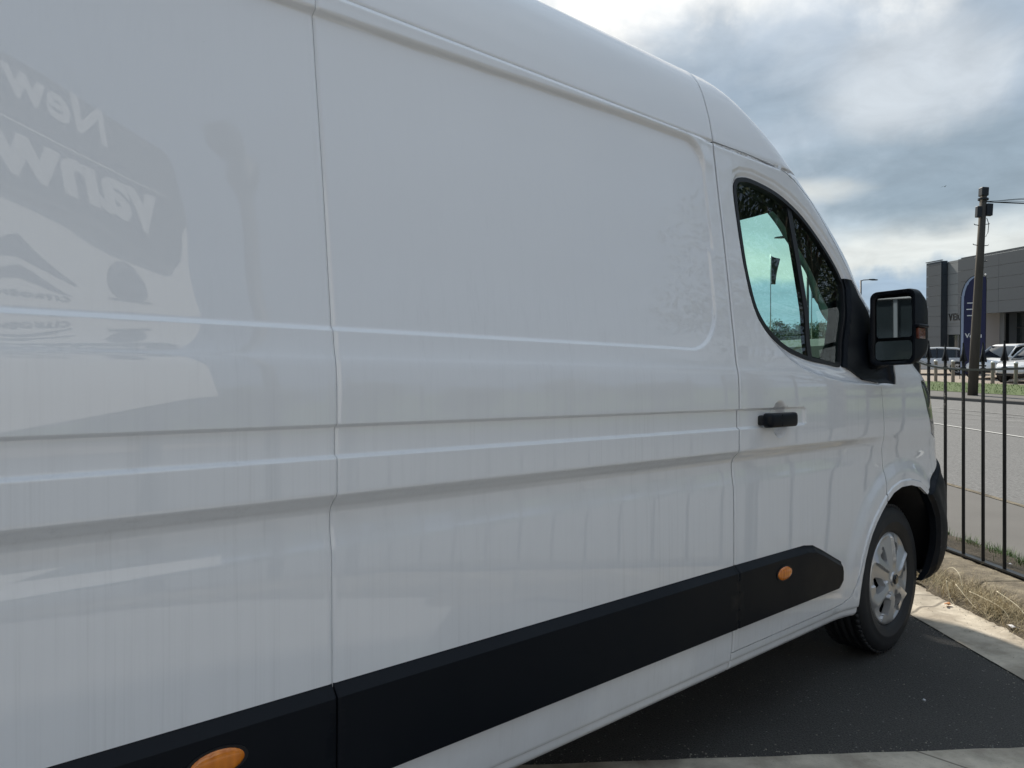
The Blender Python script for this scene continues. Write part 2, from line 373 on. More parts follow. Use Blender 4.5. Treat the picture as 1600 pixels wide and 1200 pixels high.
ysd=[2.66+i*.06 for i in range(0,60)]+[6.5,7,8,9,11]
cg=strip('concrete_gutter',lambda y:2.17,lambda y:2.56,ysd,lambda x,y:.005+.010*min(1,max(0,(x-2.17)/.13))+.004*math.sin(x*31+y*3)*(x>2.2),'concrete',0,14,jag=.0015)
dirt=strip('soil_strip',lambda y:2.47+.05*math.sin(y*4.1)+.03*math.sin(y*11),lambda y:2.76,[1.2+i*.05 for i in range(130)],lambda x,y:.006+.035*max(0,min(1,(x-2.46)/.1))+.008*math.sin(x*60+y*23)*math.cos(y*41)*(x>2.5),'soil',0,14,jag=.012)
V=[(x,y,.004) for x in gx2 for y in (1.35,ynear(x)-.41)];lt=obj('lot_tarmac',me_from(V,[(2*i,2*i+2,2*i+3,2*i+1) for i in range(120)]),'tarmac');lt['kind']='structure'
sheet('yard',[-25+i for i in range(28)]+[3.0],[-30,-20,-12,-8,-6,-4.5,-2.6,-1,0,.6,1.35],lambda x,y:.008,'yard')
# kerb wall under the fence: separate stones
kerb=empty('kerb_wall',(2.87,0,0));tag(kerb,'low stained concrete kerb wall under the black railings','kerb')
kme=[]
for v in range(3):
    b=B();rk=random.Random(v);L=.917
    nseg=22;rings=[]
    for i in range(nseg+1):
        y=-L/2+L*i/nseg;j=lambda a:rk.uniform(-a,a)*min(1,4*min(i,nseg-i)/nseg)
        rings.append([(-.17+j(.004),y,-.3),(-.172+j(.004),y,.05+j(.004)),(-.165+j(.005),y,.095+j(.004)),(-.14+j(.006),y,.116+j(.003)),(-.03,y,.120+j(.003)),(.10,y,.119+j(.003)),(.17,y,.108+j(.005)),(.175,y,-.3)])
    b.loft(rings);kme.append(b.me())
for i in range(-7,16):
    o=obj('kerb_stone',kme[i%3],'kerbstone',kerb,True);o.location=(0,i*.92+.3,0)
# road, footways, markings
strip('footway',lambda y:3.45+.03*math.sin(y*3),lambda y:re_(y),YS[:60],zfar,'footway',.012,4)
strip('road',lambda y:re_(y),lambda y:rf(y),YS,zfar,'road',-.0,14)
def kerbrow(name,fx,label,w=.12,h=.07,mat='footway'):
    k=strip(name,lambda y:fx(y)-w/2,lambda y:fx(y)+w/2,YS,zfar,mat,h,1);k['kind']='structure'
    b=B();return k
strip('road_edge',lambda y:re_(y)-.05,lambda y:re_(y)+.04,YS[:60],zfar,'kerbstone',.016,1)
def curbsolid(name,fx,w,h,mat):
    b=B();rings=[]
    for y in YS[:65]:
        x=fx(y);z=zfar(x,y);rings.append([(x,y,z-.1),(x,y,z+h-.02),(x+.02,y,z+h),(x+w,y,z+h),(x+w,y,z-.1)])
    b.loft(rings);o=obj(name,b.me(),mat);o['kind']='structure';return o
curbsolid('far_kerb',rf,.14,.11,'footway')
strip('far_footway',lambda y:rf(y)+.14,lambda y:rf(y)+2.3,YS[:65],zfar,'footway',.108,3)
vg0=line2(unfar(1453,611),unfar(1600,617));vg1=line2(unfar(1453,600),unfar(1600,606))
strip('verge',lambda y:rf(y)+2.28,lambda y:vg1(y),YS[:65],zfar,'turf',.12,6)
strip('forecourt',lambda y:vg1(y),lambda y:28.5,YS[:68],zfar,'paver',.05,10)
MK=[((1460,662),(1600,684),.13,'line'),((1500,665),(1600,671),.10,'lineworn'),((1459,651),(1600,661),.12,'lineworn'),((1459,643),(1590,653),.12,'lineworn'),((1459,637),(1545,645),.11,'lineworn')]
for p,q,w,m in MK:
    f=line2(unfar(*p),unfar(*q));ys=[y for y in YS if -6<y<60]
    strip('road_marking',lambda y:f(y)-w/2,lambda y:f(y)+w/2,ys,zfar,m,.012,1)
# ------------------------------------------------------------------ the van: body surface in (q along the side, z up)
HALF=1.02
PROF=np.array([(.27,.075),(.285,.052),(.30,.042),(.318,.040),(.323,.034),(.34,.031),(.38,.027),(.43,.024),(.55,.021),(.70,.020),(.85,.021),(.91,.0225),(.945,.0275),(.972,.0300),(.988,.0300),(1.002,.0262),(1.016,.0150),(1.028,.0030),(1.033,.0004),(1.04,.0),(1.07,.0),(1.23,.0005),(1.285,.0035),(1.30,.0055),(1.315,.0095),(1.34,.0135),(1.40,.0195),(1.5,.031),(1.6,.042),(1.76,.0615),(1.9,.080),(2.0,.092),(2.06,.0995),(2.083,.1015),(2.0850,.1100),(2.0885,.1115),(2.0905,.1022),(2.13,.108),(2.17,.116),(2.25,.138),(2.305,.16),(2.355,.198),(2.395,.262),(2.43,.39)])
PSOFT=np.array([(.27,.075),(.285,.052),(.30,.042),(.318,.040),(.323,.034),(.34,.031),(.38,.027),(.43,.024),(.55,.020),(.70,.017),(.80,.0165),(.88,.016),(.94,.0135),(1.0,.007),(1.05,.0015),(1.10,.0)]+[tuple(r) for r in PROF if r[0]>1.2])
def pchip(tab,x):
    xs,ys=tab[:,0],tab[:,1];h=np.diff(xs);d=np.diff(ys)/h;m=np.zeros_like(ys);m[0]=d[0];m[-1]=d[-1]
    s=d[:-1]*d[1:]>0;w1=2*h[1:]+h[:-1];w2=h[1:]+2*h[:-1]
    with np.errstate(all='ignore'): mm=(w1+w2)/(w1/d[:-1]+w2/d[1:])
    m[1:-1]=np.where(s,mm,0);x=np.clip(x,xs[0],xs[-1]);i=np.clip(np.searchsorted(xs,x)-1,0,len(xs)-2)
    t=(x-xs[i])/h[i];t2=t*t;t3=t2*t
    return (2*t3-3*t2+1)*ys[i]+(t3-2*t2+t)*h[i]*m[i]+(-2*t3+3*t2)*ys[i+1]+(t3-t2)*h[i]*m[i+1]
NOSE=np.array([(0.25,4.503),(0.4,4.679),(0.6,4.735),(0.82,4.673),(0.88,4.639),(1.0,4.593),(1.1,4.538),(1.2,4.489),(1.28,4.40),(1.36,4.27),(1.5,3.98),(1.65,3.765),(1.8,3.64),(1.95,3.46),(2.1,3.235),(2.2,3.09),(2.3,2.92),(2.36,2.82),(2.43,2.72)])
PE=2.3
def LC(z): return np.interp(z,[.9,1.3,2.0,2.4],[.55,.5,.45,.45])
def Q0(z): return pchip(NOSE,z)-LC(z)
def sst(a,b,x):
    t=np.clip((x-a)/(b-a),0,1);return t*t*(3-2*t)
def segdist(P,poly,closed=True):
    "distance from points to a polyline"
    poly=np.asarray(poly,float);A=poly;Bq=np.roll(poly,-1,0)
    if not closed:A,Bq=A[:-1],poly[1:]
    d=np.full(P.shape[:-1],9.)
    for a,b in zip(A,Bq):
        ab=b-a;t=np.clip(((P-a)@ab)/max(1e-12,ab@ab),0,1);d=np.minimum(d,np.linalg.norm(P-a-t[...,None]*ab,axis=-1))
    return d
def inside(P,poly):
    poly=np.asarray(poly,float);x,y=P[...,0],P[...,1];r=np.zeros(x.shape,bool)
    for (x0,y0),(x1,y1) in zip(poly,np.roll(poly,-1,0)):
        if y0==y1: continue
        c=((y0>y)!=(y1>y))&(x<(x1-x0)*(y-y0)/(y1-y0)+x0);r^=c
    return r
def sdf(P,poly): d=segdist(P,poly);return np.where(inside(P,poly),-d,d)
def spline(pts,n=6,closed=True):
    pts=[np.array(p,float) for p in pts];N_=len(pts);out=[]
    for i in range(N_ if closed else N_-1):
        p0,p1,p2,p3=[pts[(i+k)%N_] if closed else pts[min(max(i+k,0),N_-1)] for k in(-1,0,1,2)]
        for k in range(n):
            t=k/n;out.append(tuple(.5*((2*p1)+(-p0+p2)*t+(2*p0-5*p1+4*p2-p3)*t*t+(-p0+3*p1-3*p2+p3)*t**3)))
    if not closed: out.append(tuple(pts[-1]))
    return out
WIN=[(2.426,1.940),(2.440,1.978),(2.470,1.999),(2.550,2.010),(2.705,1.997),(2.823,1.969),(2.934,1.925),(3.053,1.852),(3.161,1.765),(3.215,1.705),(3.235,1.66),(3.215,1.55),(3.18,1.43),(3.160,1.355),(3.145,1.333),(3.115,1.327),(3.005,1.337),(2.900,1.345),(2.811,1.358),(2.720,1.378),(2.645,1.405),(2.590,1.433),(2.541,1.463),(2.500,1.498),(2.475,1.535),(2.456,1.590),(2.438,1.677),(2.429,1.800)]
WIN=spline(WIN,3)
SHO=[(2.395,1.96),(2.41,2.01),(2.46,2.033),(2.55,2.042),(2.71,2.03),(2.83,2.003),(2.95,1.955),(3.07,1.885),(3.18,1.80),(3.26,1.72),(3.33,1.66),(3.45,1.55),(3.6,1.42),(3.6,1.262),(3.454,1.253),(3.222,1.262),(3.10,1.268),(2.989,1.279),(2.87,1.294),(2.765,1.317),(2.68,1.347),(2.619,1.378),(2.56,1.413),(2.510,1.450),(2.475,1.485),(2.451,1.526),(2.43,1.58),(2.41,1.68),(2.397,1.82)]
ARCH=[(3.257,.30),(3.257,.327),(3.262,.39),(3.273,.447),(3.297,.515),(3.330,.575),(3.362,.618),(3.407,.661),(3.465,.705),(3.523,.741),(3.587,.772),(3.675,.790),(3.788,.789),(3.906,.768),(3.996,.724),(4.05,.675),(4.091,.605),(4.107,.53),(4.105,.45),(4.085,.36),(4.06,.30)]
RA=(-.46,.33)                     # rear axle
def rearch(): return [(RA[0]+.44*math.cos(a),RA[1]+.44*math.sin(a)) for a in [PI-i*PI/24 for i in range(25)]]
RARCH=[(-.90,.26)]+rearch()+[(-.02,.26)]
def rrect(P,x0,x1,y0,y1,r):
    cx_,cy_=(x0+x1)/2,(y0+y1)/2;qx=np.abs(P[...,0]-cx_)-(x1-x0)/2+r;qy=np.abs(P[...,1]-cy_)-(y1-y0)/2+r
    return np.minimum(np.maximum(qx,qy),0)+np.hypot(np.maximum(qx,0),np.maximum(qy,0))-r
def disp(q,z):
    P=np.stack([q,z],-1);d=np.zeros_like(q)
    # long recessed window-line panel
    Pz=P.copy();top=2.033+.030*np.clip((q-.787)/1.1,-1,1);Pz[...,1]=np.where(z>1.7,z-(top-2.05)*np.clip((z-1.7)/.33,0,1),z)
    s=np.where(z<1.7,rrect(Pz,-1.45,2.205,1.366,2.052,.155),rrect(Pz,-1.45,2.228,1.366,2.052,.095))
    d+=.0075*sst(.006,-.006,s);d-=.010*sst(-.006,.012,s)*sst(1.96,2.02,z)*sst(2.0905,2.086,z)*sst(2.295,2.19,q)
    # slim groove above the rub crease, ends just ahead of the handle
    s=rrect(P,-1.5,2.762,1.1075,1.1695,.012);d+=.0095*sst(.0045,-.0045,s)
    # body weld seams
    for sq in (.789,2.3005):
        x=np.abs(q-sq);d+=(.0045 if sq>2 else .0032)*np.clip(1-(x-.001)/.0065,0,1)**2-.0006*np.exp(-((x-.011)/.003)**2)
    # door handle cup
    e=np.hypot((q-2.572)/.060,(z-1.131)/.070);d+=.024*sst(1.0,.55,e)
    # shoulder shelf below and reveal round the window
    near=(q>2.3)&(q<3.75)&(z>1.2)&(z<2.1)
    if near.any():
        Pn=P[near];a=sdf(Pn,SHO);b=sdf(Pn,WIN)
        low=sst(1.55,1.40,Pn[:,1])
        fade=sst(2.40,2.60,Pn[:,0])
        dd=.007*sst(.004,-.010,a)+.013*low*fade*sst(.004,-.028,a)
        dd+=.010*sst(.020,.0,b)
        d[near]+=dd
    # flared front wheel arch
    rr=np.hypot(q-3.72,z-.30);ang=z>.28
    d+=-.016*sst(.625,.545,rr)*sst(.30,.45,rr)*sst(3.1,3.3,q)
    near=(rr<.62)&(q>2.9)
    if near.any():
        a=sdf(P[near],ARCH);d[near]+=-.006*sst(.030,.024,a)
    rr=np.hypot(q-RA[0],z-RA[1]);d+=-.014*sst(.60,.52,rr)
    return d
def base(q,z,extra=0.0,use=True):
    q=np.asarray(q,float);z=np.asarray(z,float);L=LC(z);q0=Q0(z);th=np.clip((q-q0)/L,0,PI/2)
    s=np.where(q<q0,q,q0+L*np.sin(th)**(2/PE));v=np.cos(th)**(2/PE)
    bl=sst(2.7,3.7,q);w=pchip(PROF,z)*(1-bl)+pchip(PSOFT,z)*bl
    if use: w=w+disp(q,z)
    w=w+extra
    # push along the plan normal so that skins stay evenly spaced round the nose
    x=s+0*w;W2=HALF
    base_w=pchip(PROF,z)
    ww=w+(HALF-base_w)*(1-v)
    wn=np.clip(np.sin(th),0,1)**1.5
    off=w-base_w
    x=s-off*wn;ww=base_w+(HALF-base_w)*(1-v)+off*(1-wn*.8)
    return x,ww
def pos(q,z,e,side=1):
    x,w=base(q,z,e);return np.stack([x-1.6,side*(w-HALF),z+0*x],-1)
E_=.0004
def normals(q,z,ef,side=1):
    a=pos(q+E_,z,ef(q+E_,z),1)-pos(q-E_,z,ef(q-E_,z),1);b=pos(q,z+E_,ef(q,z+E_),1)-pos(q,z-E_,ef(q,z-E_),1)
    n=np.cross(a,b);n/=np.linalg.norm(n,axis=-1,keepdims=True)+1e-12
    n[...,1]*=side;return n
def uniq(a,tol=.0012):
    a=sorted(a);o=[a[0]]
    for x in a[1:]:
        if x-o[-1]>tol:o.append(x)
    return o
ZL=list(np.arange(.28,2.43,.035))+list(PROF[:,0])+[(a+b)/2 for a,b in zip(PROF[:-1,0],PROF[1:,0]) if b-a<.05]+[1.1015,1.1035,1.1055,1.1075,1.1095,1.1115,1.114,1.1625,1.165,1.167,1.1695,1.172,1.1745,1.178]+[1.358,1.361,1.364,1.366,1.368,1.371,1.375]+[2.02,2.026,2.032,2.038,2.044,2.050,2.056,2.062,2.068,2.074]
ZL=uniq([z for z in ZL if .27<z<2.43],.0015)
SEAMQ=[c+sg*x for c in(.789,2.3005) for sg in(-1,1) for x in(.0020,.0033,.0046,.006,.008,.011,.015,.021)]
QL=uniq(list(np.arange(-1.58,4.9,.045))+SEAMQ)
def drop(G,A,r):
    "grid points that crowd a feature line are left out"
    keep=np.ones(len(G),bool);cell={}
    for p in A: cell.setdefault((int(p[0]//r),int(p[1]//r)),[]).append(p)
    for i,g in enumerate(G):
        a,b=int(g[0]//r),int(g[1]//r)
        for da in(-1,0,1):
            for db in(-1,0,1):
                for p in cell.get((a+da,b+db),()):
                    if (p[0]-g[0])**2+(p[1]-g[1])**2<r*r: keep[i]=False
    return G[keep]
def offs(poly,ds,step=.009,closed=True,tol=.96):
    "points along curves parallel to an outline, d>0 outside"
    A=np.array(poly,float);nx_=np.roll(A,-1,0);out=[]
    area=.5*np.sum(A[:,0]*nx_[:,1]-nx_[:,0]*A[:,1])
    pts=[];nn=[]
    for i in range(len(A) if closed else len(A)-1):
        a,b=A[i],A[(i+1)%len(A)];L=np.linalg.norm(b-a)
        if L<1e-6: continue
        m=max(1,int(L/step));t=(b-a)/L
        for k in range(m): pts.append(a+(b-a)*(k+.0)/m);nn.append((t[1],-t[0]))
    pts=np.array(pts);nn=np.array(nn)*(1 if area>0 else -1)
    nn=(nn+np.roll(nn,1,0)+np.roll(nn,-1,0));nn/=np.linalg.norm(nn,axis=1,keepdims=True)
    for d in ds:
        X=pts+nn*d
        if d: X=X[segdist(X,A,closed)>abs(d)*tol]
        out.append(X)
    return np.concatenate(out)
def skin(name,poly,mat,parent,holes=(),ef=None,ql=QL,zl=ZL,flange=.014,side=1,sub=.02,edge_in=None,rings=()):
    if ef is None: ef=lambda q,z:0*q
    qa=np.array(ql);za=np.array(zl);loops=[]
    for lp in [poly]+list(holes):
        out=[];n=len(lp)
        for i in range(n):
            a=np.array(lp[i],float);b=np.array(lp[(i+1)%n],float);ts={0.0}
            d=b-a
            if not((abs(d[0])<1e-6 and len(za)>20) or (abs(d[1])<1e-6 and len(qa)>20)):
                for k in range(1,int(np.linalg.norm(d)/sub)+1): ts.add(k/(int(np.linalg.norm(d)/sub)+1))
            if abs(d[1])>1e-4:
                for z in za:
                    t=(z-a[1])/d[1]
                    if 0<t<1: ts.add(float(t))
            if abs(d[0])>1e-4:
                for q in qa:
                    t=(q-a[0])/d[0]
                    if 0<t<1: ts.add(float(t))
            last=None
            for t in sorted(ts):
                p=a+d*t
                if last is None or np.linalg.norm(p-last)>.0011: out.append(tuple(p));last=p
        loops.append(out)
    P=np.array(poly);q0,z0=P.min(0);q1,z1=P.max(0)
    G=np.stack(np.meshgrid(qa[(qa>q0)&(qa<q1)],za[(za>z0)&(za<z1)]),-1).reshape(-1,2)
    if len(G):
        k=inside(G,poly)&(segdist(G,poly)>.0016)
        for h in holes: k&=~inside(G,h)&(segdist(G,h)>.0016)
        G=G[k]
    for rg in rings:
        rg=rg[(rg[:,0]>q0)&(rg[:,0]<q1)&(rg[:,1]>z0)&(rg[:,1]<z1)]
        if not len(rg): continue
        k=inside(rg,poly)&(segdist(rg,poly)>.0016)
        for h in holes: k&=~inside(rg,h)&(segdist(rg,h)>.0016)
        rg=rg[k]
        if len(rg): G=np.concatenate([drop(G,rg,.0045),rg])
    if edge_in:
        E2=[]
        for lp in loops[:1]:
            A=np.array(lp);c=A
            t=np.roll(A,-1,0)-np.roll(A,1,0);t/=np.linalg.norm(t,axis=1,keepdims=True)+1e-9
            nn=np.stack([-t[:,1],t[:,0]],-1)
            for sg in(1,-1):
                for e in edge_in:
                    X=A+nn*sg*e;X=X[inside(X,poly)&(segdist(X,poly)>e*.9)];E2.append(X)
        G=np.concatenate([G]+E2)
    pts=[];edges=[]
    for lp in loops:
        s0=len(pts);pts+=lp;edges+=[(s0+i,s0+(i+1)%len(lp)) for i in range(len(lp))]
    nb=len(pts);allp=[Vector(p) for p in pts]+[Vector(p) for p in G]
    V2,E2,F2,ov,_,_=geometry.delaunay_2d_cdt(allp,edges,[],0,1e-5)
    V2=np.array([tuple(v) for v in V2]);F2=np.array([f for f in F2 if len(f)==3])
    C=V2[F2].mean(1);k=inside(C,poly)
    for h in holes:k&=~inside(C,h)
    F2=F2[k]
    q,z=V2[:,0],V2[:,1];Pp=pos(q,z,ef(q,z),side);Nn=normals(q,z,ef,side)
    # orientation (q right, z up seen from outside): ccw
    a=V2[F2[:,1]]-V2[F2[:,0]];b=V2[F2[:,2]]-V2[F2[:,0]];cc=a[:,0]*b[:,1]-a[:,1]*b[:,0];fl=(cc<0)
    if side<0: fl=~fl
    F2[fl]=F2[fl][:,::-1]
    Vs=list(map(tuple,Pp));Ns=list(map(tuple,Nn));Fs=[tuple(int(x) for x in f) for f in F2]
    if flange:
        for li,lp in enumerate(loops):
            A=np.array(lp);area=.5*np.sum(A[:,0]*np.roll(A[:,1],-1)-np.roll(A[:,0],-1)*A[:,1])
            t=np.roll(A,-1,0)-np.roll(A,1,0);t/=np.linalg.norm(t,axis=1,keepdims=True)+1e-9
            nn=np.stack([t[:,1],-t[:,0]],-1)*(1 if area>0 else -1)*(1 if li==0 else -1)
            q,z=A[:,0],A[:,1];e=ef(q,z);p0=pos(q,z,e,side);p1=pos(q,z,e+flange,side);s0=len(Vs);m=len(A)
            nv=[(float(n_[0]),0.0,float(n_[1])) for n_ in nn]
            Vs+=list(map(tuple,p0))+list(map(tuple,p1));Ns+=nv+nv
            fwd=(area>0)==(li==0)
            if side<0: fwd=not fwd
            for i in range(m):
                j=(i+1)%m;f=(s0+i,s0+m+i,s0+m+j,s0+j)
                Fs.append(f if fwd else f[::-1])
    me=me_from(Vs,Fs,name);me.polygons.foreach_set('use_smooth',[True]*len(me.polygons))
    me.normals_split_custom_set_from_vertices(Ns)
    return obj(name,me,mat,parent)
TH=.9
def qfront(z,th=TH): return float(Q0(np.array(z))+LC(z)*th)
PHI=PI/2-math.atan(1300/1200)
FX=(math.sin(PI/2-PHI),math.cos(PI/2-PHI));NXx=(-FX[1],FX[0])
def vw(s,w,z=0): return (s*FX[0]+(1.37+w)*NXx[0],s*FX[1]+(1.37+w)*NXx[1],z)
van=empty('panel_van',vw(1.6,HALF),PHI)
tag(van,'large white high roof panel van filling the foreground with black side rubbing strips','van')
G_=.0022
A_in=ARCH[1:-1]
RING_A=offs(A_in,[.006,.012,.018,.023,.0245,.026,.0275,.029,.031,.037],.010,False)
RING_W=offs(WIN,[.004,.008,.012,.016,.020,.025],.010)
RING_S=offs(SHO,[.005,.002,0,-.003,-.006,-.010,-.015,-.020,-.025,-.030],.010)
def rrc(x0,x1,y0,y1,r,ds):
    P=[]
    for cx_,cy_,a0 in((x1-r,y1-r,0),(x0+r,y1-r,90),(x0+r,y0+r,180),(x1-r,y0+r,270)):
        for k in range(13): a=R(a0+7.5*k);P.append((cx_+r*math.cos(a),cy_+r*math.sin(a)))
    return offs(P,ds,.009)
ds_=[-.014,-.011,-.008,-.005,-.0025,0,.0025,.005,.008,.011,.014]
r1=rrc(-1.45,2.205,1.366,2.052,.155,ds_);r2=rrc(-1.45,2.228,1.366,2.052,.095,ds_)
r1=r1[(r1[:,1]<1.69)&(r1[:,0]>2.0)];r2=r2[(r2[:,1]>1.71)&(r2[:,0]>2.08)]
r2[:,1]+=(2.033+.030*np.clip((r2[:,0]-.787)/1.1,-1,1)-2.05)*np.clip((r2[:,1]-1.7)/.33,0,1)
RING_R=np.concatenate([r1,r2])
RING_H=np.concatenate([np.array([(2.572+.060*e*math.cos(a),1.131+.070*e*math.sin(a)) for a in np.arange(0,2*PI,.008/(.065*e))]) for e in (.2,.32,.44,.56,.66,.76,.86,.94,1.0,1.05)])
def fill(a,b,st): return list(np.arange(a,b,st))
TRIMZ0,TRIMZ1=.431,.647
dq=uniq(QL+fill(2.30,3.6,.014));dz=uniq(ZL+fill(1.24,2.06,.013)+fill(1.07,1.20,.006)+fill(.3,.9,.02))
mq=uniq(QL+fill(1.93,2.27,.0075));mz=uniq(ZL+fill(1.36,1.56,.008)+fill(1.9,2.08,.007))
fq=uniq(QL+fill(3.1,4.5,.022));fz=uniq(ZL+fill(.3,1.3,.022))
door_edge=[(3.436,1.535),(3.348,1.629),(3.276,1.712),(3.160,1.839),(3.045,1.947),(2.975,2.000),(2.912,2.033),(2.860,2.058),(2.801,2.077),(2.740,2.085),(2.685,2.0885),(2.511,2.091),(2.305,2.0895)]
SAILD=[(3.240,1.688),(3.271,1.694),(3.320,1.643),(3.383,1.592),(3.441,1.525),(3.455,1.50),(3.455,1.262),(3.299,1.274),(3.207,1.311),(3.165,1.34),(3.185,1.43),(3.22,1.55)]
DOOR=[(2.303,.352),(3.05,.352),(3.14,.356),(3.20,.378),(3.235,.42),(3.25,.46),(3.27,.515),(3.305,.575),(3.345,.625),(3.40,.672),(3.46,.715),(3.513,.745),(3.519,.861),(3.503,.93),(3.492,.975),(3.496,1.004),(3.482,1.118),(3.455,1.26),(3.299,1.274),(3.207,1.311),(3.150,1.33),(3.30,1.60),(3.348,1.629)]
# door outline runs up behind the black corner piece
DOOR=DOOR[:18]+[(3.456,1.50)]+door_edge
DHOLE=WIN
JOINW=[(q,z) for q,z in WIN]
def build_side(side):
    sfx=side
    skin('side_panel',[(-1.56,.285),(-.905,.285)]+RARCH[1:-1]+[(-.015,.285),(.7881,.285),(.7881,2.43),(-1.56,2.43)],'white',van,side=side,zl=mz if side==1 else ZL,flange=.008)
    skin('side_panel',[(.7899,.285),(2.2978,.285),(2.2978,2.43),(.7899,2.43)],'white',van,side=side,ql=mq if side==1 else QL,zl=mz if side==1 else ZL,rings=[RING_R] if side==1 else [])
    skin('seam_strip',[(.775,.287),(.803,.287),(.803,2.43),(.775,2.43)],'white',van,side=side,ql=[.78,.79,.797],zl=ZL,ef=lambda q,z:0*q+.0035,flange=0)
    skin('seam_strip',[(2.29,.43),(2.315,.43),(2.315,2.42),(2.29,2.42)],'dark_void',van,side=side,ql=[2.295,2.305,2.31],zl=ZL,ef=lambda q,z:0*q+.0065,flange=0)  # near-black backing: the shade deep in the door gap, put into colour
    sp_=[(3.455,1.26),(3.485,1.118),(3.499,1.004),(3.495,.975),(3.506,.93),(3.5215,.861),(3.518,.745)]
    skin('seam_strip',[(a-.012,b_) for a,b_ in sp_]+[(a+.012,b_) for a,b_ in sp_[::-1]],'dark_void',van,side=side,ql=[],zl=list(np.arange(.75,1.26,.03)),ef=lambda q,z:0*q+.0055,flange=0)  # dark backing again paints the gap shade, along the door's front edge
    d=skin('front_door',DOOR,'white',van,holes=[DHOLE],side=side,ql=dq,zl=dz,rings=[RING_A,RING_W,RING_S,RING_H])
    # sill below the door
    skin('sill',[(2.303,.285),(3.255,.285),(3.262,.39),(3.273,.447),(3.297,.515),(3.330,.575),(3.362,.618),(3.407,.661),(3.465,.705),(3.515,.737),(3.515,.741),(3.46,.711),(3.40,.668),(3.347,.621),(3.308,.571),(3.274,.511),(3.254,.458),(3.239,.417),(3.203,.374),(3.142,.3525),(3.05,.3485),(2.303,.3485)],'white',van,side=side,flange=.01,sub=.012)
    F=[(3.523,.741),(3.587,.772),(3.675,.790),(3.788,.789),(3.906,.768),(3.996,.726)]
    sp=[(3.998,.728),(4.05,.762),(4.11,.805),(4.20,.87),(4.33,.93),(qfront(.93),.935)]
    hl_in=[(qfront(1.0),1.0),(4.30,1.0),(4.16,.985),(4.075,1.02),(4.03,1.10),(3.985,1.185),(3.945,1.245),(3.93,1.268),(3.96,1.272),(4.04,1.262),(4.15,1.245),(qfront(1.2),1.2)]
    top=[(qfront(1.2)+.0,1.204),(4.15,1.25),(4.04,1.267),(3.955,1.278),(3.87,1.35)]
    FEN=F+sp[1:]+[(qfront(.985),.985),(4.30,.985),(4.155,.972),(4.065,1.015),(4.02,1.10),(3.975,1.185),(3.935,1.245),(3.92,1.274),(3.955,1.279),(4.04,1.269),(4.15,1.252),(qfront(1.21),1.205),(qfront(1.30),1.30),(qfront(1.38),1.38),(3.72,1.40),(3.640,1.352),(3.626,1.256),(3.518,1.262),(3.460,1.260),(3.487,1.118),(3.501,1.004),(3.497,.975),(3.508,.93),(3.524,.861)]
    skin('front_wing',FEN,'white',van,side=side,ql=fq,zl=fz,rings=[RING_A])
    skin('headlight',hl_in,'darklamp',van,side=side,ql=fq,zl=fz,ef=lambda q,z:0*q+.004,flange=.02)
    # black corner piece carrying the mirror: on the door and on the wing
    skin('mirror_base_panel',[(3.222,1.702),(3.271,1.700),(3.320,1.641),(3.383,1.590),(3.441,1.522),(3.454,1.505),(3.454,1.264),(3.299,1.276),(3.207,1.313),(3.150,1.328),(3.163,1.355),(3.182,1.43),(3.217,1.55),(3.237,1.66)],'black_plastic',van,side=side,ef=lambda q,z:0*q-.010,flange=.03,ql=dq,zl=dz)
    skin('cowl_panel',[(3.459,1.262),(3.518,1.264),(3.626,1.258),(3.636,1.346),(3.56,1.42),(3.50,1.475),(3.459,1.51)],'black_plastic',van,side=side,ef=lambda q,z:0*q+.004,flange=.02,ql=dq,zl=dz)
    # lower front bumper, dark plastic
    lb=[(3.998,.724),(4.05,.675),(4.091,.605),(4.107,.53),(4.105,.45),(4.085,.36),(4.05,.285),(qfront(.28),.285),(qfront(.6),.6),(qfront(.86),.86),(qfront(.928),.928),(4.33,.924),(4.205,.864),(4.115,.80),(4.055,.757)]
    skin('front_bumper',lb,'black_plastic',van,side=side,ql=fq,zl=fz,rings=[offs(lb,[-.006,-.012,-.02,-.03],.012)],ef=lambda q,z:.004-.016*sst(.0,.03,segdist(np.stack([q,z],-1),lb))-.012*sst(.81,.75,z)*sst(4.02,4.14,q),flange=.03)
    # cab roof side and windscreen pillar
    cr=[(2.3035,2.0925),(2.511,2.0945),(2.685,2.092),(2.742,2.0885),(2.803,2.0805),(2.863,2.0612),(2.915,2.0365),(2.979,2.0035),(3.050,1.950),(3.165,1.8425),(3.281,1.7155),(3.353,1.6325),(3.441,1.5385),(3.461,1.514),(3.503,1.479),(3.563,1.424),(3.64,1.358),(3.72,1.402)]
    cr+= [(qfront(z),z) for z in (1.385,1.45,1.55,1.65,1.75,1.85,1.95,2.05,2.15,2.25,2.35,2.43)]+[(2.3035,2.43)]
    skin('cab_roof_side',cr,'white',van,side=side,ql=uniq(QL+fill(2.3,4.0,.03)),zl=uniq(ZL+fill(1.4,2.43,.03)))
    # window seal, divider bar, glass
    sd_=lambda P:-sdf(P,WIN)
    def inset(d):
        A=np.array(WIN);t=np.roll(A,-1,0)-np.roll(A,1,0);t/=np.linalg.norm(t,axis=1,keepdims=True);area=.5*np.sum(A[:,0]*np.roll(A[:,1],-1)-np.roll(A[:,0],-1)*A[:,1])
        nn=np.stack([-t[:,1],t[:,0]],-1)*(1 if area>0 else -1);X=A+nn*d;k=segdist(X,WIN)>d*.93;return [tuple(p) for p in X[k]]
    I1,I2=inset(.017),inset(.010)
    W1=[tuple(p) for p in (np.array(WIN)-np.array((2.85,1.65)))*.9985+np.array((2.85,1.65))]
    skin('window_seal',W1,'seal',van,holes=[I1],side=side,ql=[],zl=[],ef=lambda q,z:0*q-.004,flange=.03)
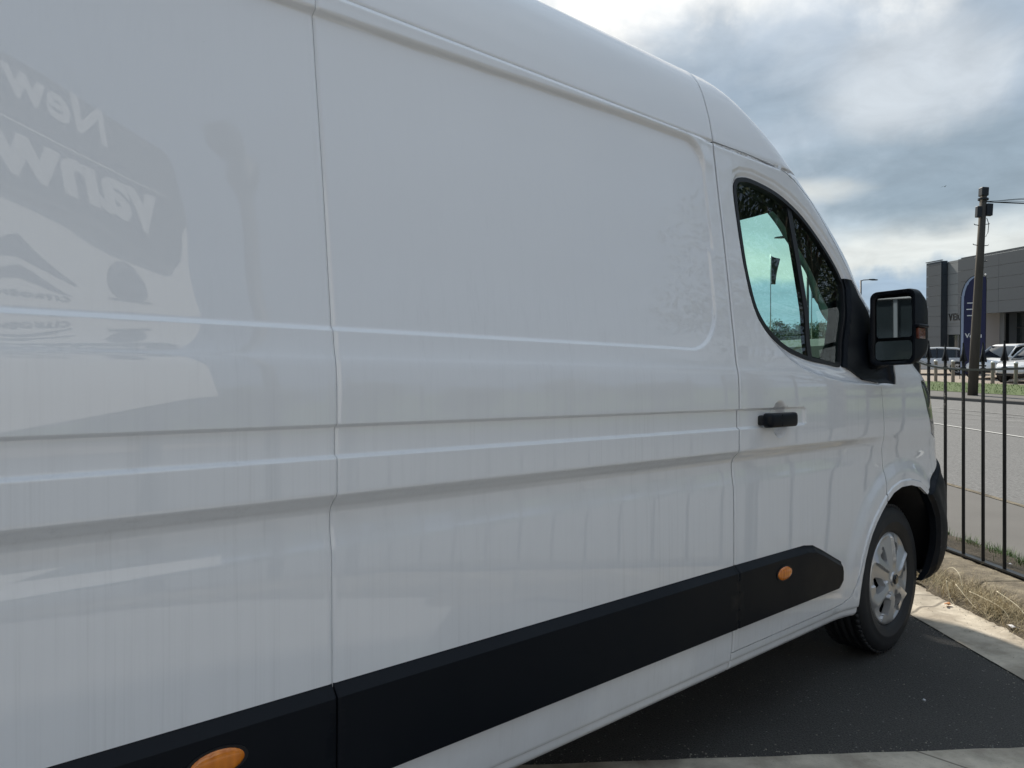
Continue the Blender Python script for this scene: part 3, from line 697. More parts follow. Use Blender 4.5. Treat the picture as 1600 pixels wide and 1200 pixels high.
    bar=[(2.822,1.975),(2.856,1.968),(2.918,1.348),(2.884,1.352)]
    skin('divider_bar',bar,'seal',van,side=side,ql=[],zl=list(np.arange(1.3,2,.03)),ef=lambda q,z:0*q+.003,flange=.02)
    skin('window_glass',I2,'glass',van,side=side,ql=dq[::4],zl=[z for z in np.arange(1.3,2.03,.04)],ef=lambda q,z:0*q+.006+0.,flange=0)
    # dark inner lining of the door round the glass
    I3=inset(.035)
    skin('door_lining',[(2.32,.5),(3.42,.62),(3.42,1.5),(3.30,1.66),(3.0,1.96),(2.8,2.06),(2.32,2.06)],'interior',van,holes=[I3],side=side,ql=QL[::2],zl=list(np.arange(.5,2.1,.08)),ef=lambda q,z:0*q+.055,flange=.0)
    # rubbing strips: plaques with a sloping top edge
    def plaque(name,poly,rear=False,front=None):
        def ef(q,z):
            k=np.minimum(np.clip((TRIMZ1-z)/.024,0,1),np.clip((z-TRIMZ0+.002)/.008,0,1))
            if front: k=np.minimum(k,np.clip(segdist(np.stack([q,z],-1),front,False)/.024,0,1))
            return -.020*k
        return skin(name,poly,'black_plastic',van,side=side,zl=[.4345,.437,.4395,.445,.46,.5,.56,.6,.615,.6225,.6235,.626,.634,.642],ef=ef,flange=.03,rings=[offs(front,[a*sg for a in(.012,.0235,.026) for sg in(1,-1)],.012,False)][:1] if front else [])
    plaque('rubbing_strip',[(.09,TRIMZ0),(.7872,TRIMZ0),(.7872,TRIMZ1),(.16,TRIMZ1),(.09,.60)])
    plaque('rubbing_strip',[(.7906,TRIMZ0),(2.2945,TRIMZ0),(2.2945,TRIMZ1),(.7906,TRIMZ1)])
    plaque('rubbing_strip',[(2.298,TRIMZ0),(3.106,TRIMZ0),(3.118,.450),(3.118,.515),(3.108,.535),(2.93,.610),(2.86,.636),(2.79,.645),(2.298,TRIMZ1)],front=[(3.106,TRIMZ0-.001),(3.118,.450),(3.118,.515),(3.108,.535),(2.93,.610),(2.86,.636),(2.79,.645),(2.6,TRIMZ1)])
    for q in (.545,2.604):
        el=lambda r:[(q+.050*r*math.cos(a),.574+.024*r*math.sin(a)) for a in [k*2*PI/28 for k in range(28)]]
        poly=el(1.16);skin('marker_bezel',poly,'seal',van,side=side,ql=[],zl=[],holes=[el(1.0)],ef=lambda qq,z:0*qq-.0225,flange=.01,sub=.01)
        poly2=el(1.0)
        skin('marker_light',poly2,'amber',van,side=side,ql=list(np.arange(q-.05,q+.05,.008)),zl=list(np.arange(.55,.6,.005)),ef=lambda qq,z:-.0235-.006*np.sqrt(np.clip(1-(((qq-q)/.05)**2+((z-.574)/.024)**2),0,1)),flange=.006,sub=.01)
build_side(1);build_side(-1)
# door handle
def handle():
    b=B();n=14;rings=[]
    for i in range(n+1):
        t=i/n;x=2.430+.210*t-1.6;end=min(1,min(t,1-t)/.05);k=.55+.45*math.sin(PI/2*end)
        w,hh=.018*k,.0255*k;y=-(HALF+.020+.007*math.sin(PI*t))
        rings.append([(x,y+w*(abs(math.cos(a))**.55)*(1 if math.cos(a)>0 else -1),1.1305+hh*(abs(math.sin(a))**.55)*(1 if math.sin(a)>0 else -1)) for a in [2*PI*j/20 for j in range(20)]])
    b.loft(rings);h=obj('door_handle',b.me(),'black_plastic',van,True)
    [obj('handle_mount',B().box((xx-1.6,-(HALF+.002),1.13),(ww_,.030,.036),bev=.008).me(),'seal',h,True) for xx,ww_ in((2.446,.028),(2.622,.028))]
    b=B();b.box((2.508-1.6,-(HALF+.0422),1.1305),(.0022,.004,.040));obj('handle_joint',b.me(),'dark_void',h)
handle()
# front shell from the wings round the nose
def shell(name,z0,z1,mat,off=0,n=10,th0=TH,nz=None):
    zs=np.linspace(z0,z1,nz or max(3,int((z1-z0)/.03)));ths=np.linspace(th0,PI/2,n);cols=[];
    allc=[(t,1) for t in ths]+[(t,-1) for t in ths[::-1][1:]]
    V=[];
    for z in zs:
        for t,sd_ in allc:
            q=float(Q0(z)+LC(z)*t);p=pos(np.array(q),np.array(z),off,sd_);V.append(tuple(p))
    m=len(allc);F=[(j*m+i,j*m+i+1,(j+1)*m+i+1,(j+1)*m+i) for j in range(len(zs)-1) for i in range(m-1)]
    return obj(name,me_from(V,F),mat,van,True)
shell('bumper_panel',.285,.93,'black_plastic',-.012)
shell('grille_panel',.93,1.205,'gloss_black',.012)
shell('bonnet',1.205,1.385,'white')
shell('windscreen',1.385,2.26,'glass',.004,th0=.86)
shell('windscreen_header',2.26,2.43,'white')
shell('header_trim',2.035,2.30,'interior',.035,th0=.55)
for s0 in (1,-1):
    zs=np.linspace(1.0,2.3,44);V=[]
    for z in zs:
        qa_=np.interp(z,[1.0,1.34,1.5,1.66,1.77,1.85,1.93,2.0,2.3],[3.2,3.19,3.23,3.262,3.19,3.09,2.98,2.75,2.6]);qb_=float(Q0(z)+LC(z)*.80)
        for t in np.linspace(0,1,9): V.append(tuple(pos(np.array(qa_+(qb_-qa_)*t),np.array(z),.035,s0)))
    obj('pillar_trim',me_from(V,[(j*9+i,j*9+i+1,j*9+i+10,j*9+i+9) for j in range(43) for i in range(8)]),'interior',van,True)
for k in range(4):
    shell('grille_bar',.965+k*.06,.985+k*.06,'steel',.004,nz=2)
# roof
def roof():
    z=2.43;ths=np.linspace(0,PI/2,40);q=Q0(np.array(z))+LC(z)*ths;sx,ww=base(q,np.full_like(q,z));ws=np.concatenate([[.39],np.linspace(.42,HALF,14)]);V=[];cols=[]
    for sd_ in (1,-1):
        for w in (ws if sd_==1 else ws[::-1][1:]):
            sf=np.interp(w,ww,sx);cr=.045*(1-((HALF-w)/(HALF-.39))**2)
            for s in np.concatenate([np.linspace(-1.56,sf-.6,20),sf-.6+.6*np.linspace(.08,1,14)]):
                k=min(1,(sf-s)/.6);k=1-(1-k)**2;rib=.0
                V.append((s-1.6,sd_*(w-HALF),z+cr*k+rib))
            cols.append(1)
    m=34;n=len(V)//m;F=[(i*m+j,i*m+j+1,(i+1)*m+j+1,(i+1)*m+j) for i in range(n-1) for j in range(m-1)]
    obj('roof',fixn(me_from(V,F)),'white',van,True)
roof()
def backs():
    zs=list(np.linspace(.285,2.43,40));w=pchip(PROF,np.array(zs));V=[];
    for z,ww in zip(zs,w): V+=[(-1.56-1.6,-(HALF-ww),z),(-1.56-1.6,0,z),(-1.56-1.6,(HALF-ww),z)]
    F=[(3*i+j,3*i+j+1,3*i+4+j,3*i+3+j) for i in range(39) for j in range(2)];obj('rear_doors',me_from(V,F),'white',van)
    b=B();b.loft([[(.68,-.97,.45),(.68,.97,.45),(.68,.97,1.3),(.68,.88,2.1),(.68,-.88,2.1),(.68,-.97,1.3)],[(.71,-.97,.45),(.71,.97,.45),(.71,.97,1.3),(.71,.88,2.1),(.71,-.88,2.1),(.71,-.97,1.3)]]);obj('bulkhead',b.me(),'interior',van)
    b=B();b.box((.9-1.6-.05,0,.40),(4.7,1.86,.10));b.box((3.0-1.6,0,.46),(1.2,1.80,.10));obj('floor_pan',b.me(),'dark_void',van)
    b=B();b.box((3.9-1.6,0,.62),(.9,1.15,.5));obj('engine_bay',b.me(),'dark_void',van)
    b=B();b.box((-1.0-1.6,0,.38),(1.0,1.7,.14));obj('rear_underbody',b.me(),'dark_void',van)
    b=B();rings=[]
    for x,z0,z1 in((3.22,.9,1.26),(3.36,.9,1.43),(3.55,.9,1.475),(3.72,.95,1.47),(3.92,1.0,1.40)):
        ww=.86 if x<3.7 else .72;rings.append([(x-1.6,-ww,z0),(x-1.6,ww,z0),(x-1.6,ww,z1-.03),(x-1.6,ww-.05,z1),(x-1.6,-ww+.05,z1),(x-1.6,-ww,z1-.03)])
    b.loft(rings);obj('dashboard',b.me(),'interior',van)
    b=B();b.box((2.60-1.6,0,2.16),(.60,1.62,.03));b.box((2.95-1.6,0,2.17),(.20,1.30,.03));obj('headliner',b.me(),'interior',van)
    for y in (-.52,.15,.60):
        b=B();b.box((2.68-1.6,y,.95),(.50,.44,.14),bev=.04);m=Matrix.Translation((2.47-1.6,y,1.26))@Matrix.Rotation(R(-10),4,'Y')
        b.box((0,0,0),(.13,.44,.56),bev=.05,mat=m);b.box((2.72-1.6,y,.7),(.35,.36,.4));s_=obj('seat',b.me(),'seat',van,True)
        b=B();m=Matrix.Translation((2.42-1.6,y,1.60))@Matrix.Rotation(R(-8),4,'Y');b.box((0,0,0),(.10,.26,.17),bev=.035,mat=m);b.box((0,-.07,-.12),(.012,.012,.14),mat=m);b.box((0,.07,-.12),(.012,.012,.14),mat=m);obj('headrest',b.me(),'seat',s_,True)
    b=B();c=Vector((3.16-1.6,-.52,1.26));t=R(28);pts=[]
    for k in range(33):
        a=2*PI*k/32;pts.append(c+Vector((-math.sin(a)*.19*math.sin(t)*1.0,math.cos(a)*.19,math.sin(a)*.19*math.cos(t))))
    b.tube(pts,.014,8,False);b.tube([c+Vector((.02,-.17,0)),c+Vector((.02,.17,0))],.014);b.tube([c,c+Vector((.22,0,-.12))],.025);obj('steering_wheel',b.me(),'interior',van,True)
    b=B();m=Matrix.Translation((3.05-1.6,0,2.02));b.box((0,0,0),(.02,.22,.07),bev=.008,mat=m);b.tube([(3.05-1.6,0,2.05),(3.0-1.6,0,2.15)],.008);obj('interior_mirror',b.me(),'interior',van,True)
backs()
# wheel arch liners
for sd_ in (1,-1):
    for ax,r in ((3.72,.50),(RA[0],.455)):
        b=B();n=26;rg=[]
        for k in range(n+1):
            a=.02+(PI-.04)*k/n;x=ax-1.6+r*math.cos(a);z=.30+r*math.sin(a)
            rg.append([(x,sd_*-(HALF-.035),z),(x,sd_*-(HALF-.40),z),(ax-1.6+(r+.03)*math.cos(a),sd_*-(HALF-.40),.30+(r+.03)*math.sin(a)),(ax-1.6+(r+.03)*math.cos(a),sd_*-(HALF-.035),.30+(r+.03)*math.sin(a))])
        b.loft(rg);obj('arch_liner',b.me(),'dark_void',van,True)
        b=B();b.box((ax-1.6,sd_*-(HALF-.42),.57),(.92,.02,.44));obj('liner_wall',b.me(),'dark_void',van)
# wheels
def tyre_me():
    R0=.345;prof=[(.215,-.085),(.222,-.098),(.240,-.106),(.262,-.1125),(.264,-.1135),(.270,-.1135),(.272,-.1125),(.295,-.113),(.312,-.109),(.326,-.102),(.335,-.092),(.3405,-.080)]
    tr=[]
    for y in(-.052,-.018,.018,.052): tr+=[(R0,y-.006),(R0-.007,y-.0045),(R0-.007,y+.0045),(R0,y+.006)]
    prof=prof+tr+[(r,-y) for r,y in prof[::-1]]
    b=B();b.lathe(prof,'y',96)
    # shoulder blocks
    for k in range(72):
        a=2*PI*k/72
        for sy in(-1,1):
            m=Matrix.Rotation(-a,4,'Y')@Matrix.Translation((R0-.0045,sy*.078,0))@Matrix.Rotation(sy*.32,4,'Y')*1
            b.box((0,0,0),(.010,.026,.019),mat=Matrix.Rotation(-a,4,'Y')@Matrix.Translation((R0-.0055,sy*.0755,0))@Matrix.Rotation(sy*R(-12),4,'Z'))
    return b.me('tyre')
def hub_me():
    "moulded wheel trim: six blade spokes with windows between, ridge on each blade"
    Ro=.222;pts=[];edges=[];holes=[]
    circ=[(Ro*math.cos(2*PI*k/96),Ro*math.sin(2*PI*k/96)) for k in range(96)]
    for k in range(6):
        a=R(60*k+2);h=[]
        ca=lambda r,t:(r*math.cos(a+t),r*math.sin(a+t))
        for r,t in((.098,-.17),(.098,.17),(.128,.24),(.165,.245),(.172,.20),(.172,-.17),(.160,-.22),(.128,-.22)): h.append(ca(r,t))
        holes.append(h)
    def fld(x,y):
        r=np.hypot(x,y);th=np.arctan2(y,x);z=.010+.022*np.clip(1-r/.222,0,1)**.8
        z=z-.012*sst(.052,.060,r)*sst(.10,.085,r)*0
        ph=(th-R(32))%(R(60));ph=np.where(ph>R(30),ph-R(60),ph)     # 0 at a blade centre
        # blade: one flank higher than the other, ridge slightly off centre
        arc=ph*r
        lift=.016*np.clip(1-np.abs(arc+.006*1)/(.052),0,1)
        step=.011*sst(-.004,.004,arc+.006)
        z=z+(lift-step)*sst(.045,.09,r)*sst(.212,.19,r)
        z=z-.016*sst(.208,.222,r)
        z=z+.006*sst(.036,.032,r)-.003*sst(.026,.024,r)
        return z
    for lp in [circ]+holes:
        s0=len(pts);
        rs=[]
        for i in range(len(lp)):
            a,b_=np.array(lp[i]),np.array(lp[(i+1)%len(lp)]);m=max(1,int(np.linalg.norm(b_-a)/.006))
            rs+=[tuple(a+(b_-a)*j/m) for j in range(m)]
        pts+=rs;edges+=[(s0+i,s0+(i+1)%len(rs)) for i in range(len(rs))];
    nb=len(pts);G=[]
    for r in list(np.arange(.006,.219,.005))+[.2165,.2185,.2205]:
        n=max(6,int(2*PI*r/.006));G+=[(r*math.cos(2*PI*k/n),r*math.sin(2*PI*k/n)) for k in range(n)]
    G=np.array(G);k=np.ones(len(G),bool)
    for h in holes:k&=~inside(G,h)&(segdist(G,h)>.0015)
    G=G[k]
    V2,_,F2,_,_,_=geometry.delaunay_2d_cdt([Vector(p) for p in pts]+[Vector(p) for p in G],edges,[],0,1e-6)
    V2=np.array([tuple(v) for v in V2]);F2=np.array([f for f in F2 if len(f)==3]);C=V2[F2].mean(1);k=np.hypot(C[:,0],C[:,1])<.2219
    for h in holes:k&=~inside(C,h)
    F2=F2[k];Z=fld(V2[:,0],V2[:,1]);V=[(x,-z,y) for (x,y),z in zip(V2,Z)];Fs=[tuple(int(i) for i in f) for f in F2]
    # walls into the windows
    for h in holes:
        s0=len(V);m=len(h);H=np.array(h);z=fld(H[:,0],H[:,1]);ce=H.mean(0)
        V+=[(x,-zz_,y) for (x,y),zz_ in zip(H,z)]+[(ce[0]+(x-ce[0])*.9,-zz_+.03,ce[1]+(y-ce[1])*.9) for (x,y),zz_ in zip(H,z)]
        Fs+=[(s0+i,s0+(i+1)%m,s0+m+(i+1)%m,s0+m+i) for i in range(m)]
    me=fixn(me_from(V,Fs,'hub'));me.polygons.foreach_set('use_smooth',[True]*len(me.polygons))
    me.set_sharp_from_angle(angle=R(30));return me
TY,HB=tyre_me(),hub_me()
def badge_me():
    b=B();o=[(0,.020),(.0135,0),(0,-.020),(-.0135,0)];i_=[(x*.55,y*.6) for x,y in o]
    for k in range(4):
        q=[o[k],o[(k+1)%4],i_[(k+1)%4],i_[k]];b.prism([(x,y) for x,y in q],0,.0015,Matrix.Rotation(PI/2,4,'X'))
    return b.me()
BD=badge_me()
first=True
for ax in(3.757,RA[0]):
    for sd_ in(1,-1):
        w=empty('wheel',(ax-1.6,-sd_*(HALF-.065-.115),.345),0 if sd_==1 else PI);w.parent=van
        t=obj('tyre',TY,'rubber',w,True);h=obj('hubcap',HB,'silver',w);h.location=(0,-.088,0)
        b=B();b.lathe([(.0,-.055),(.10,-.06),(.215,-.055),(.222,-.09),(.216,-.09)],'y',40);obj('wheel_disc',b.me(),'dark_void',w,True)
        b=B();b.lathe([(.0,-.0425),(.022,-.0425),(.0235,-.040)],'y',24);o=obj('hub_cap_centre',b.me(),'gloss_black',w,True);o.location=(0,-.088,0)
        o=obj('badge',BD,'steel',w);o.location=(0,-.088-.0435,0)
for v in van.children:
    if v.name.startswith('wheel'): 
        pass
# door mirror
def mirror(sd_):
    mr=empty('door_mirror',(0,0,0));mr.parent=van
    b=B();rings=[]
    # rounded box lofted forward from the face; y outboard from the door
    def ring(x,y0,y1,z0,z1,r,n=6,skew=0):
        out=[]
        for cx_,cz_,a0 in((y1-r,z1-r,0),(y0+r,z1-r,90),(y0+r,z0+r,180),(y1-r,z0+r,270)):
            for k in range(n+1):
                a=R(a0+90*k/n);out.append((x,-sd_*(HALF+cx_+r*math.cos(a)),cz_+r*math.sin(a)+skew*(cx_-y0)))
        return out
    X=3.36-1.6
    spec=[(X+.040,.014,.156,1.354,1.630,.03),(X+.008,.011,.159,1.351,1.633,.03),(X,.002,.166,1.342,1.642,.030),(X,-.008,.174,1.336,1.648,.030),(X+.012,-.012,.176,1.334,1.650,.030),(X+.05,-.014,.184,1.342,1.650,.034),(X+.10,-.01,.184,1.356,1.636,.045),(X+.15,.01,.172,1.376,1.612,.05),(X+.19,.04,.145,1.40,1.58,.05)]
    b.loft([ring(*s_,skew=.03) for s_ in spec]);h=obj('mirror_housing',b.me(),'black_plastic',mr,True);h.data.set_sharp_from_angle(angle=R(40))
    def plate(name,y0,y1,z0,z1,r,x,mat,tilt):
        b=B();a=ring(0,y0,y1,z0,z1,r,5,.03);cy_=-sd_*(HALF+(y0+y1)/2);cz_=(z0+z1)/2
        rg=[];
        for dx in(0,.004): rg.append([(x+dx+(p[1]-cy_)*math.tan(tilt)*sd_*-1*-1+(p[2]-cz_)*-.02,p[1],p[2]) for p in a])
        b.loft(rg);return obj(name,b.me(),mat,mr)
    plate('mirror_glass',.018,.150,1.452,1.620,.012,X+.018,'mirror',R(-12))
    plate('blind_spot_glass',.014,.150,1.358,1.438,.016,X+.018,'mirror',R(-13))
    b=B();b.box((X+.045,-sd_*(HALF+.1795),1.462+.006),(.075,.014,.045),bev=.004);o=obj('side_indicator',b.me(),'dull_amber',mr)
    b=B();b.box((X+.045,-sd_*(HALF+.183),1.499),(.11,.022,.014),bev=.005);obj('indicator_hood',b.me(),'black_plastic',mr,True)
    b=B();b.loft([[(X+.03,-sd_*(HALF-.07),1.30),(X+.15,-sd_*(HALF-.08),1.30),(X+.15,-sd_*(HALF-.08),1.50),(X+.03,-sd_*(HALF-.07),1.50)],[(X+.04,-sd_*(HALF+.0),1.33),(X+.14,-sd_*(HALF+.0),1.33),(X+.14,-sd_*(HALF+.0),1.46),(X+.04,-sd_*(HALF+.0),1.46)],[(X+.05,-sd_*(HALF+.05),1.36),(X+.12,-sd_*(HALF+.05),1.36),(X+.12,-sd_*(HALF+.05),1.43),(X+.05,-sd_*(HALF+.05),1.43)]]);obj('mirror_arm',b.me(),'black_plastic',mr,True)
mirror(1);mirror(-1)
# ------------------------------------------------------------------ railings along the kerb wall
def fence():
    f=empty('metal_fence',(2.98,0,.12));tag(f,'black spear topped metal railings standing on the low kerb wall beside the van','fence')
    FX_=2.98
    def rz(y):
        k=round((y-4.4)/2.55);u=(y-4.4-2.55*k)/1.25;return 1.352+.085*min(1.1,abs(u))**4
    cache={}
    def picket(h):
        h=round(h,2)
        if h in cache: return cache[h]
        b=B();r=.0105;b.tube([(0,0,-.02),(0,0,h)],r,10)
        b.tube([(0,0,h-.004),(0,0,h+.006),(0,0,h+.014)],[.0155,.0175,.0155],10)
        b.tube([(0,0,h+.014),(0,0,h+.035),(0,0,h+.047)],[.009,.009,.012],10)
        # spear head: flat cross shaped barbs
        z0=h+.047
        head=[(.0,.128),(.0055,.092),(.011,.055),(.0235,.012),(.021,.004),(.009,.012),(.008,-.004),(-.008,-.004),(-.009,.012),(-.021,.004),(-.0235,.012),(-.011,.055),(-.0055,.092)]
        for rot in(0,PI/2):
            m=Matrix.Translation((0,0,z0))@Matrix.Rotation(rot,4,'Z')@Matrix.Rotation(PI/2,4,'X')
            b.prism([(x,z) for x,z in head],-.0045,.0045,m)
        cache[h]=b.me();return cache[h]
    y=4.647-.2115*19
    while y<13.5:
        h=rz(y)-.12;o=obj('picket',picket(h),'fence',f,True);o.location=(0,y,0);o.data.set_sharp_from_angle(angle=R(35))
        y+=.2115
    for k in range(-1,4):
        y0=4.4+2.55*k-1.275
        b=B();rg=[]
        for i in range(31):
            yy=y0+2.55*i/30;z=rz(yy)-.12;rg.append([(-.020,yy,z-.007),(.020,yy,z-.007),(.020,yy,z+.006),(-.020,yy,z+.006)])
        b.loft(rg);obj('top_rail',b.me(),'fence',f)
        b=B();b.box((0,y0+1.275,.018),(.044,2.55,.012));b.box((.016,y0+1.275,.0),(.010,2.55,.045));obj('bottom_rail',b.me(),'fence',f)
        b=B();b.box((0,y0,.78),(.045,.045,1.60),bev=.004);b.prism([(-.028,-.028),(.028,-.028),(.028,.028),(-.028,.028)],1.58,1.59,Matrix.Translation((0,y0,0)));obj('fence_post',b.me(),'fence',f)
fence()
# ------------------------------------------------------------------ grass, weeds, litter
def blades(name,n,place,ln,w,lean,mat,label,cat,seed=1,curl=.5,zf=None):
    rn=random.Random(seed);V=[];F=[]
    for _ in range(n):
        x,y,z=place(rn);a=rn.uniform(0,2*PI);L=rn.uniform(*ln);le=rn.uniform(*lean);ww=rn.uniform(*w);dx,dy=math.cos(a),math.sin(a);s0=len(V);K=4
        for k in range(K+1):
            t=k/K;h=L*t;an=le*(.35+curl*t)
            px=x+dx*h*math.sin(an);py=y+dy*h*math.sin(an);pz=z+h*math.cos(an)+.0
            pz=max(pz,z-.0+.003);wd=ww*(1-t*.85)
            V+=[(px-dy*wd,py+dx*wd,pz),(px+dy*wd,py-dx*wd,pz)]
        for k in range(K): i=s0+2*k;F.append((i,i+1,i+3,i+2))
    o=obj(name,me_from(V,F),mat);tag(o,label,cat,None,'stuff');return o
def clump(rn,xa,xb,ya,yb,zf,seedpts,r):
    c=seedpts[int(rn.random()*len(seedpts))];x=min(xb,max(xa,rn.gauss(c[0],r)));y=rn.gauss(c[1],r*1.5);return x,y,zf(x,y)
rs=random.Random(8);cl=[(rs.uniform(2.56,2.72),rs.uniform(2.4,6.4)) for _ in range(55)]
zs_=lambda x,y:.030
blades('dry_weeds',9000,lambda r:clump(r,2.47,2.78,2.4,6.4,zs_,cl,.05),(.05,.19),(.0006,.0017),(.5,1.7),'straw','dead straw coloured grass matted along the foot of the kerb wall','weeds',2,.7)
cl2=[(rs.uniform(2.58,2.72),rs.uniform(2.5,4.1)) for _ in range(22)]+[(2.63,5.6),(2.62,6.1),(2.6,4.7)]
blades('green_weeds',2300,lambda r:clump(r,2.47,2.76,2.4,6.4,zs_,cl2,.035),(.02,.075),(.0008,.0022),(.4,1.5),'weed','small dull green weeds growing among the dead grass by the kerb wall','weeds',3,.6)
blades('dark_dead_stalks',2600,lambda r:clump(r,2.47,2.78,2.4,6.4,zs_,cl,.05),(.04,.10),(.0005,.0012),(.9,1.8),'soil','dark brown dead stalks tangled in the weeds by the kerb wall','weeds',12,.7)
zfoot=lambda x,y:max(.055,zfar(x,y)+.02)
zdm=lambda x,y:max(.085-.9*max(0,x-3.38),zfar(x,y)+.005)
sheetv=strip('dirt_margin',lambda y:3.02,lambda y:3.75,[-2+i*.12 for i in range(140)],lambda x,y:zdm(x,y)+.010*math.sin(x*33+y*21)*math.cos(y*37),'soil',.018,16,jag=.02)
def gplace(r):
    y=r.uniform(3.2,9.8);x=3.36+.03*math.sin(y*5)+r.gauss(0,.045);
    if math.sin(y*7.3)+math.sin(y*17)<-.7+r.random(): y+=.2
    return x,y,zdm(x,y)+.015
blades('footway_grass',5200,gplace,(.02,.075),(.0010,.0024),(.1,1.1),'grass_blade','bright green grass growing behind the railings at the edge of the footway','grass',5,.6)
def gplace2(r):
    y=r.uniform(21,60);x=r.uniform(rf(y)+2.25,vg1(y));return x,y,zfar(x,y)+.12
blades('verge_grass',9000,gplace2,(.04,.10),(.006,.012),(.1,.9),'grass_blade','mown green grass verge across the road below the bollards','grass',6,.4)
stems=[([(2.60,4.72,.03),(2.62,4.60,.16),(2.60,4.46,.15),(2.57,4.38,.05)],.0022),([(2.50,4.42,.13),(2.485,4.36,.05),(2.48,4.30,.02)],.0022),([(2.53,4.38,.12),(2.52,4.22,.06),(2.52,4.08,.02)],.002),
 ([(2.56,4.30,.10),(2.58,4.05,.08),(2.56,3.93,.02)],.0018),([(2.62,4.15,.14),(2.63,3.98,.10),(2.60,3.86,.05),(2.58,3.78,.03)],.0022),([(2.66,3.92,.14),(2.67,3.72,.13),(2.68,3.60,.10)],.0016),([(2.58,3.86,.06),(2.56,3.74,.03),(2.52,3.62,.035),(2.50,3.52,.03)],.0022)]
slab=['pale dry grass stem arching over the weeds nearest the van bumper','short upright pale grass stem beside the arching stem','pale grass stem leaning down onto the concrete gutter','thin pale stem crossing the weeds in the middle of the soil strip','kinked pale straw stem leaning against the kerb wall','fine straw stem lying along the top of the weeds','pale stem lying flat behind the broad curled blade']
for (p,r),lb in zip(stems,slab):
    q=spline(p,6,False);b=B();b.tube(q,[r*(1-.5*i/len(q)) for i in range(len(q))],6);o=obj('straw',b.me(),'pale_straw',None,True);tag(o,lb,'straw','pale dry stems on the soil strip')
b=B();q=spline([(2.49,3.52,.075),(2.455,3.46,.08),(2.42,3.40,.05),(2.40,3.36,.02),(2.41,3.28,.012),(2.45,3.20,.012)],6,False);rg=[]
for i,p in enumerate(q):
    t=i/len(q);w=.0085*math.sin(PI*min(1,.12+.88*t)**.7);rg.append([(p[0]-w,p[1],p[2]),(p[0],p[1],p[2]+.001),(p[0]+w,p[1],p[2]),(p[0],p[1],p[2]-.001)])
b.loft(rg);tag(obj('curled_straw',b.me(),'pale_straw',None,True),'broad pale curled grass blade hanging over the gutter at the right edge','straw')
def scrap(name,x,y,z,s,mat,label,cat,seed):
    rn=random.Random(seed);b=B();pts=[]
    n=9
    V=[(0,0,.006*s*20)]+[(s*math.cos(2*PI*k/n)*rn.uniform(.5,1.1),s*.55*math.sin(2*PI*k/n)*rn.uniform(.5,1.1),rn.uniform(-.002,.010)) for k in range(n)]
    top=[b.bm.verts.new(v) for v in V];bot=[b.bm.verts.new((v[0],v[1],v[2]-.0015)) for v in V]
    for k in range(n): b.bm.faces.new((top[0],top[1+k],top[1+(k+1)%n]));b.bm.faces.new((bot[0],bot[1+(k+1)%n],bot[1+k]));b.bm.faces.new((top[1+k],bot[1+k],bot[1+(k+1)%n],top[1+(k+1)%n]))
    o=obj(name,b.me(),mat,None,True);o.location=(x,y,z);o.rotation_euler=(0,0,rn.uniform(0,3));tag(o,label,cat)
scrap('dead_leaf',2.44,4.30,.030,.034,'deadleaf','curled orange brown dead leaf on the concrete gutter','leaf',1)
scrap('paper_scrap',2.515,3.86,.040,.036,'print','flat white scrap lying at the edge of the weeds','litter',2)
scrap('paper_scrap',3.20,4.95,.10,.030,'print','white scrap lying behind the railings in the dirt margin','litter',5)
scrap('paper_scrap',2.50,4.92,.035,.022,'print','small white scrap in the dirt beside the van bumper','litter',7)
scrap('stone_chip',1.62,3.02,.012,.010,'print','tiny pale chip on the tarmac right of the wheel','litter',9)
# small twig under the van
b=B();b.tube([(1.23,3.70,.012),(1.30,3.78,.014),(1.37,3.88,.012)],[.009,.010,.006],6);tag(obj('twig',b.me(),'bark',None,True),'short brown twig on the tarmac under the sill','twig')
# ------------------------------------------------------------------ across the road
def farpt(x,y,h=0): return (x,y,zfar(x,y)+h)
# bollards
def bollard():
    r=empty('timber_bollard',(0,0,0));b=B();b.tube([(0,0,-.2),(0,0,.93)],.072,12);obj('post',b.me(),'timber',r,True).data.set_sharp_from_angle(angle=R(40))
    b=B();b.lathe([(.0,1.012),(.05,1.0),(.085,.965),(.088,.925),(.073,.92)],'z',14);obj('cap',b.me(),'reflector',r,True);return r
def dup(o,parent=None):
    c=o.copy();COL.objects.link(c);c.parent=parent
    for ch in o.children: dup(ch,c)
    return c
bp=bollard()
for i,(px,py) in enumerate([(1436,596.5),(1462,597.5),(1489,599),(1520,601),(1551,603),(1587,605),(1628,608),(1675,611),(1405,594.5),(1380,593)]):
    o=bp if i==0 else dup(bp);x,y=unfar(px,py);o.location=farpt(x,y,.05);o.rotation_euler=farrot(0).to_euler()
    tag(o,'short round timber bollard with a white cap between the grass verge and the forecourt','bollard','bollards along the forecourt edge across the road')
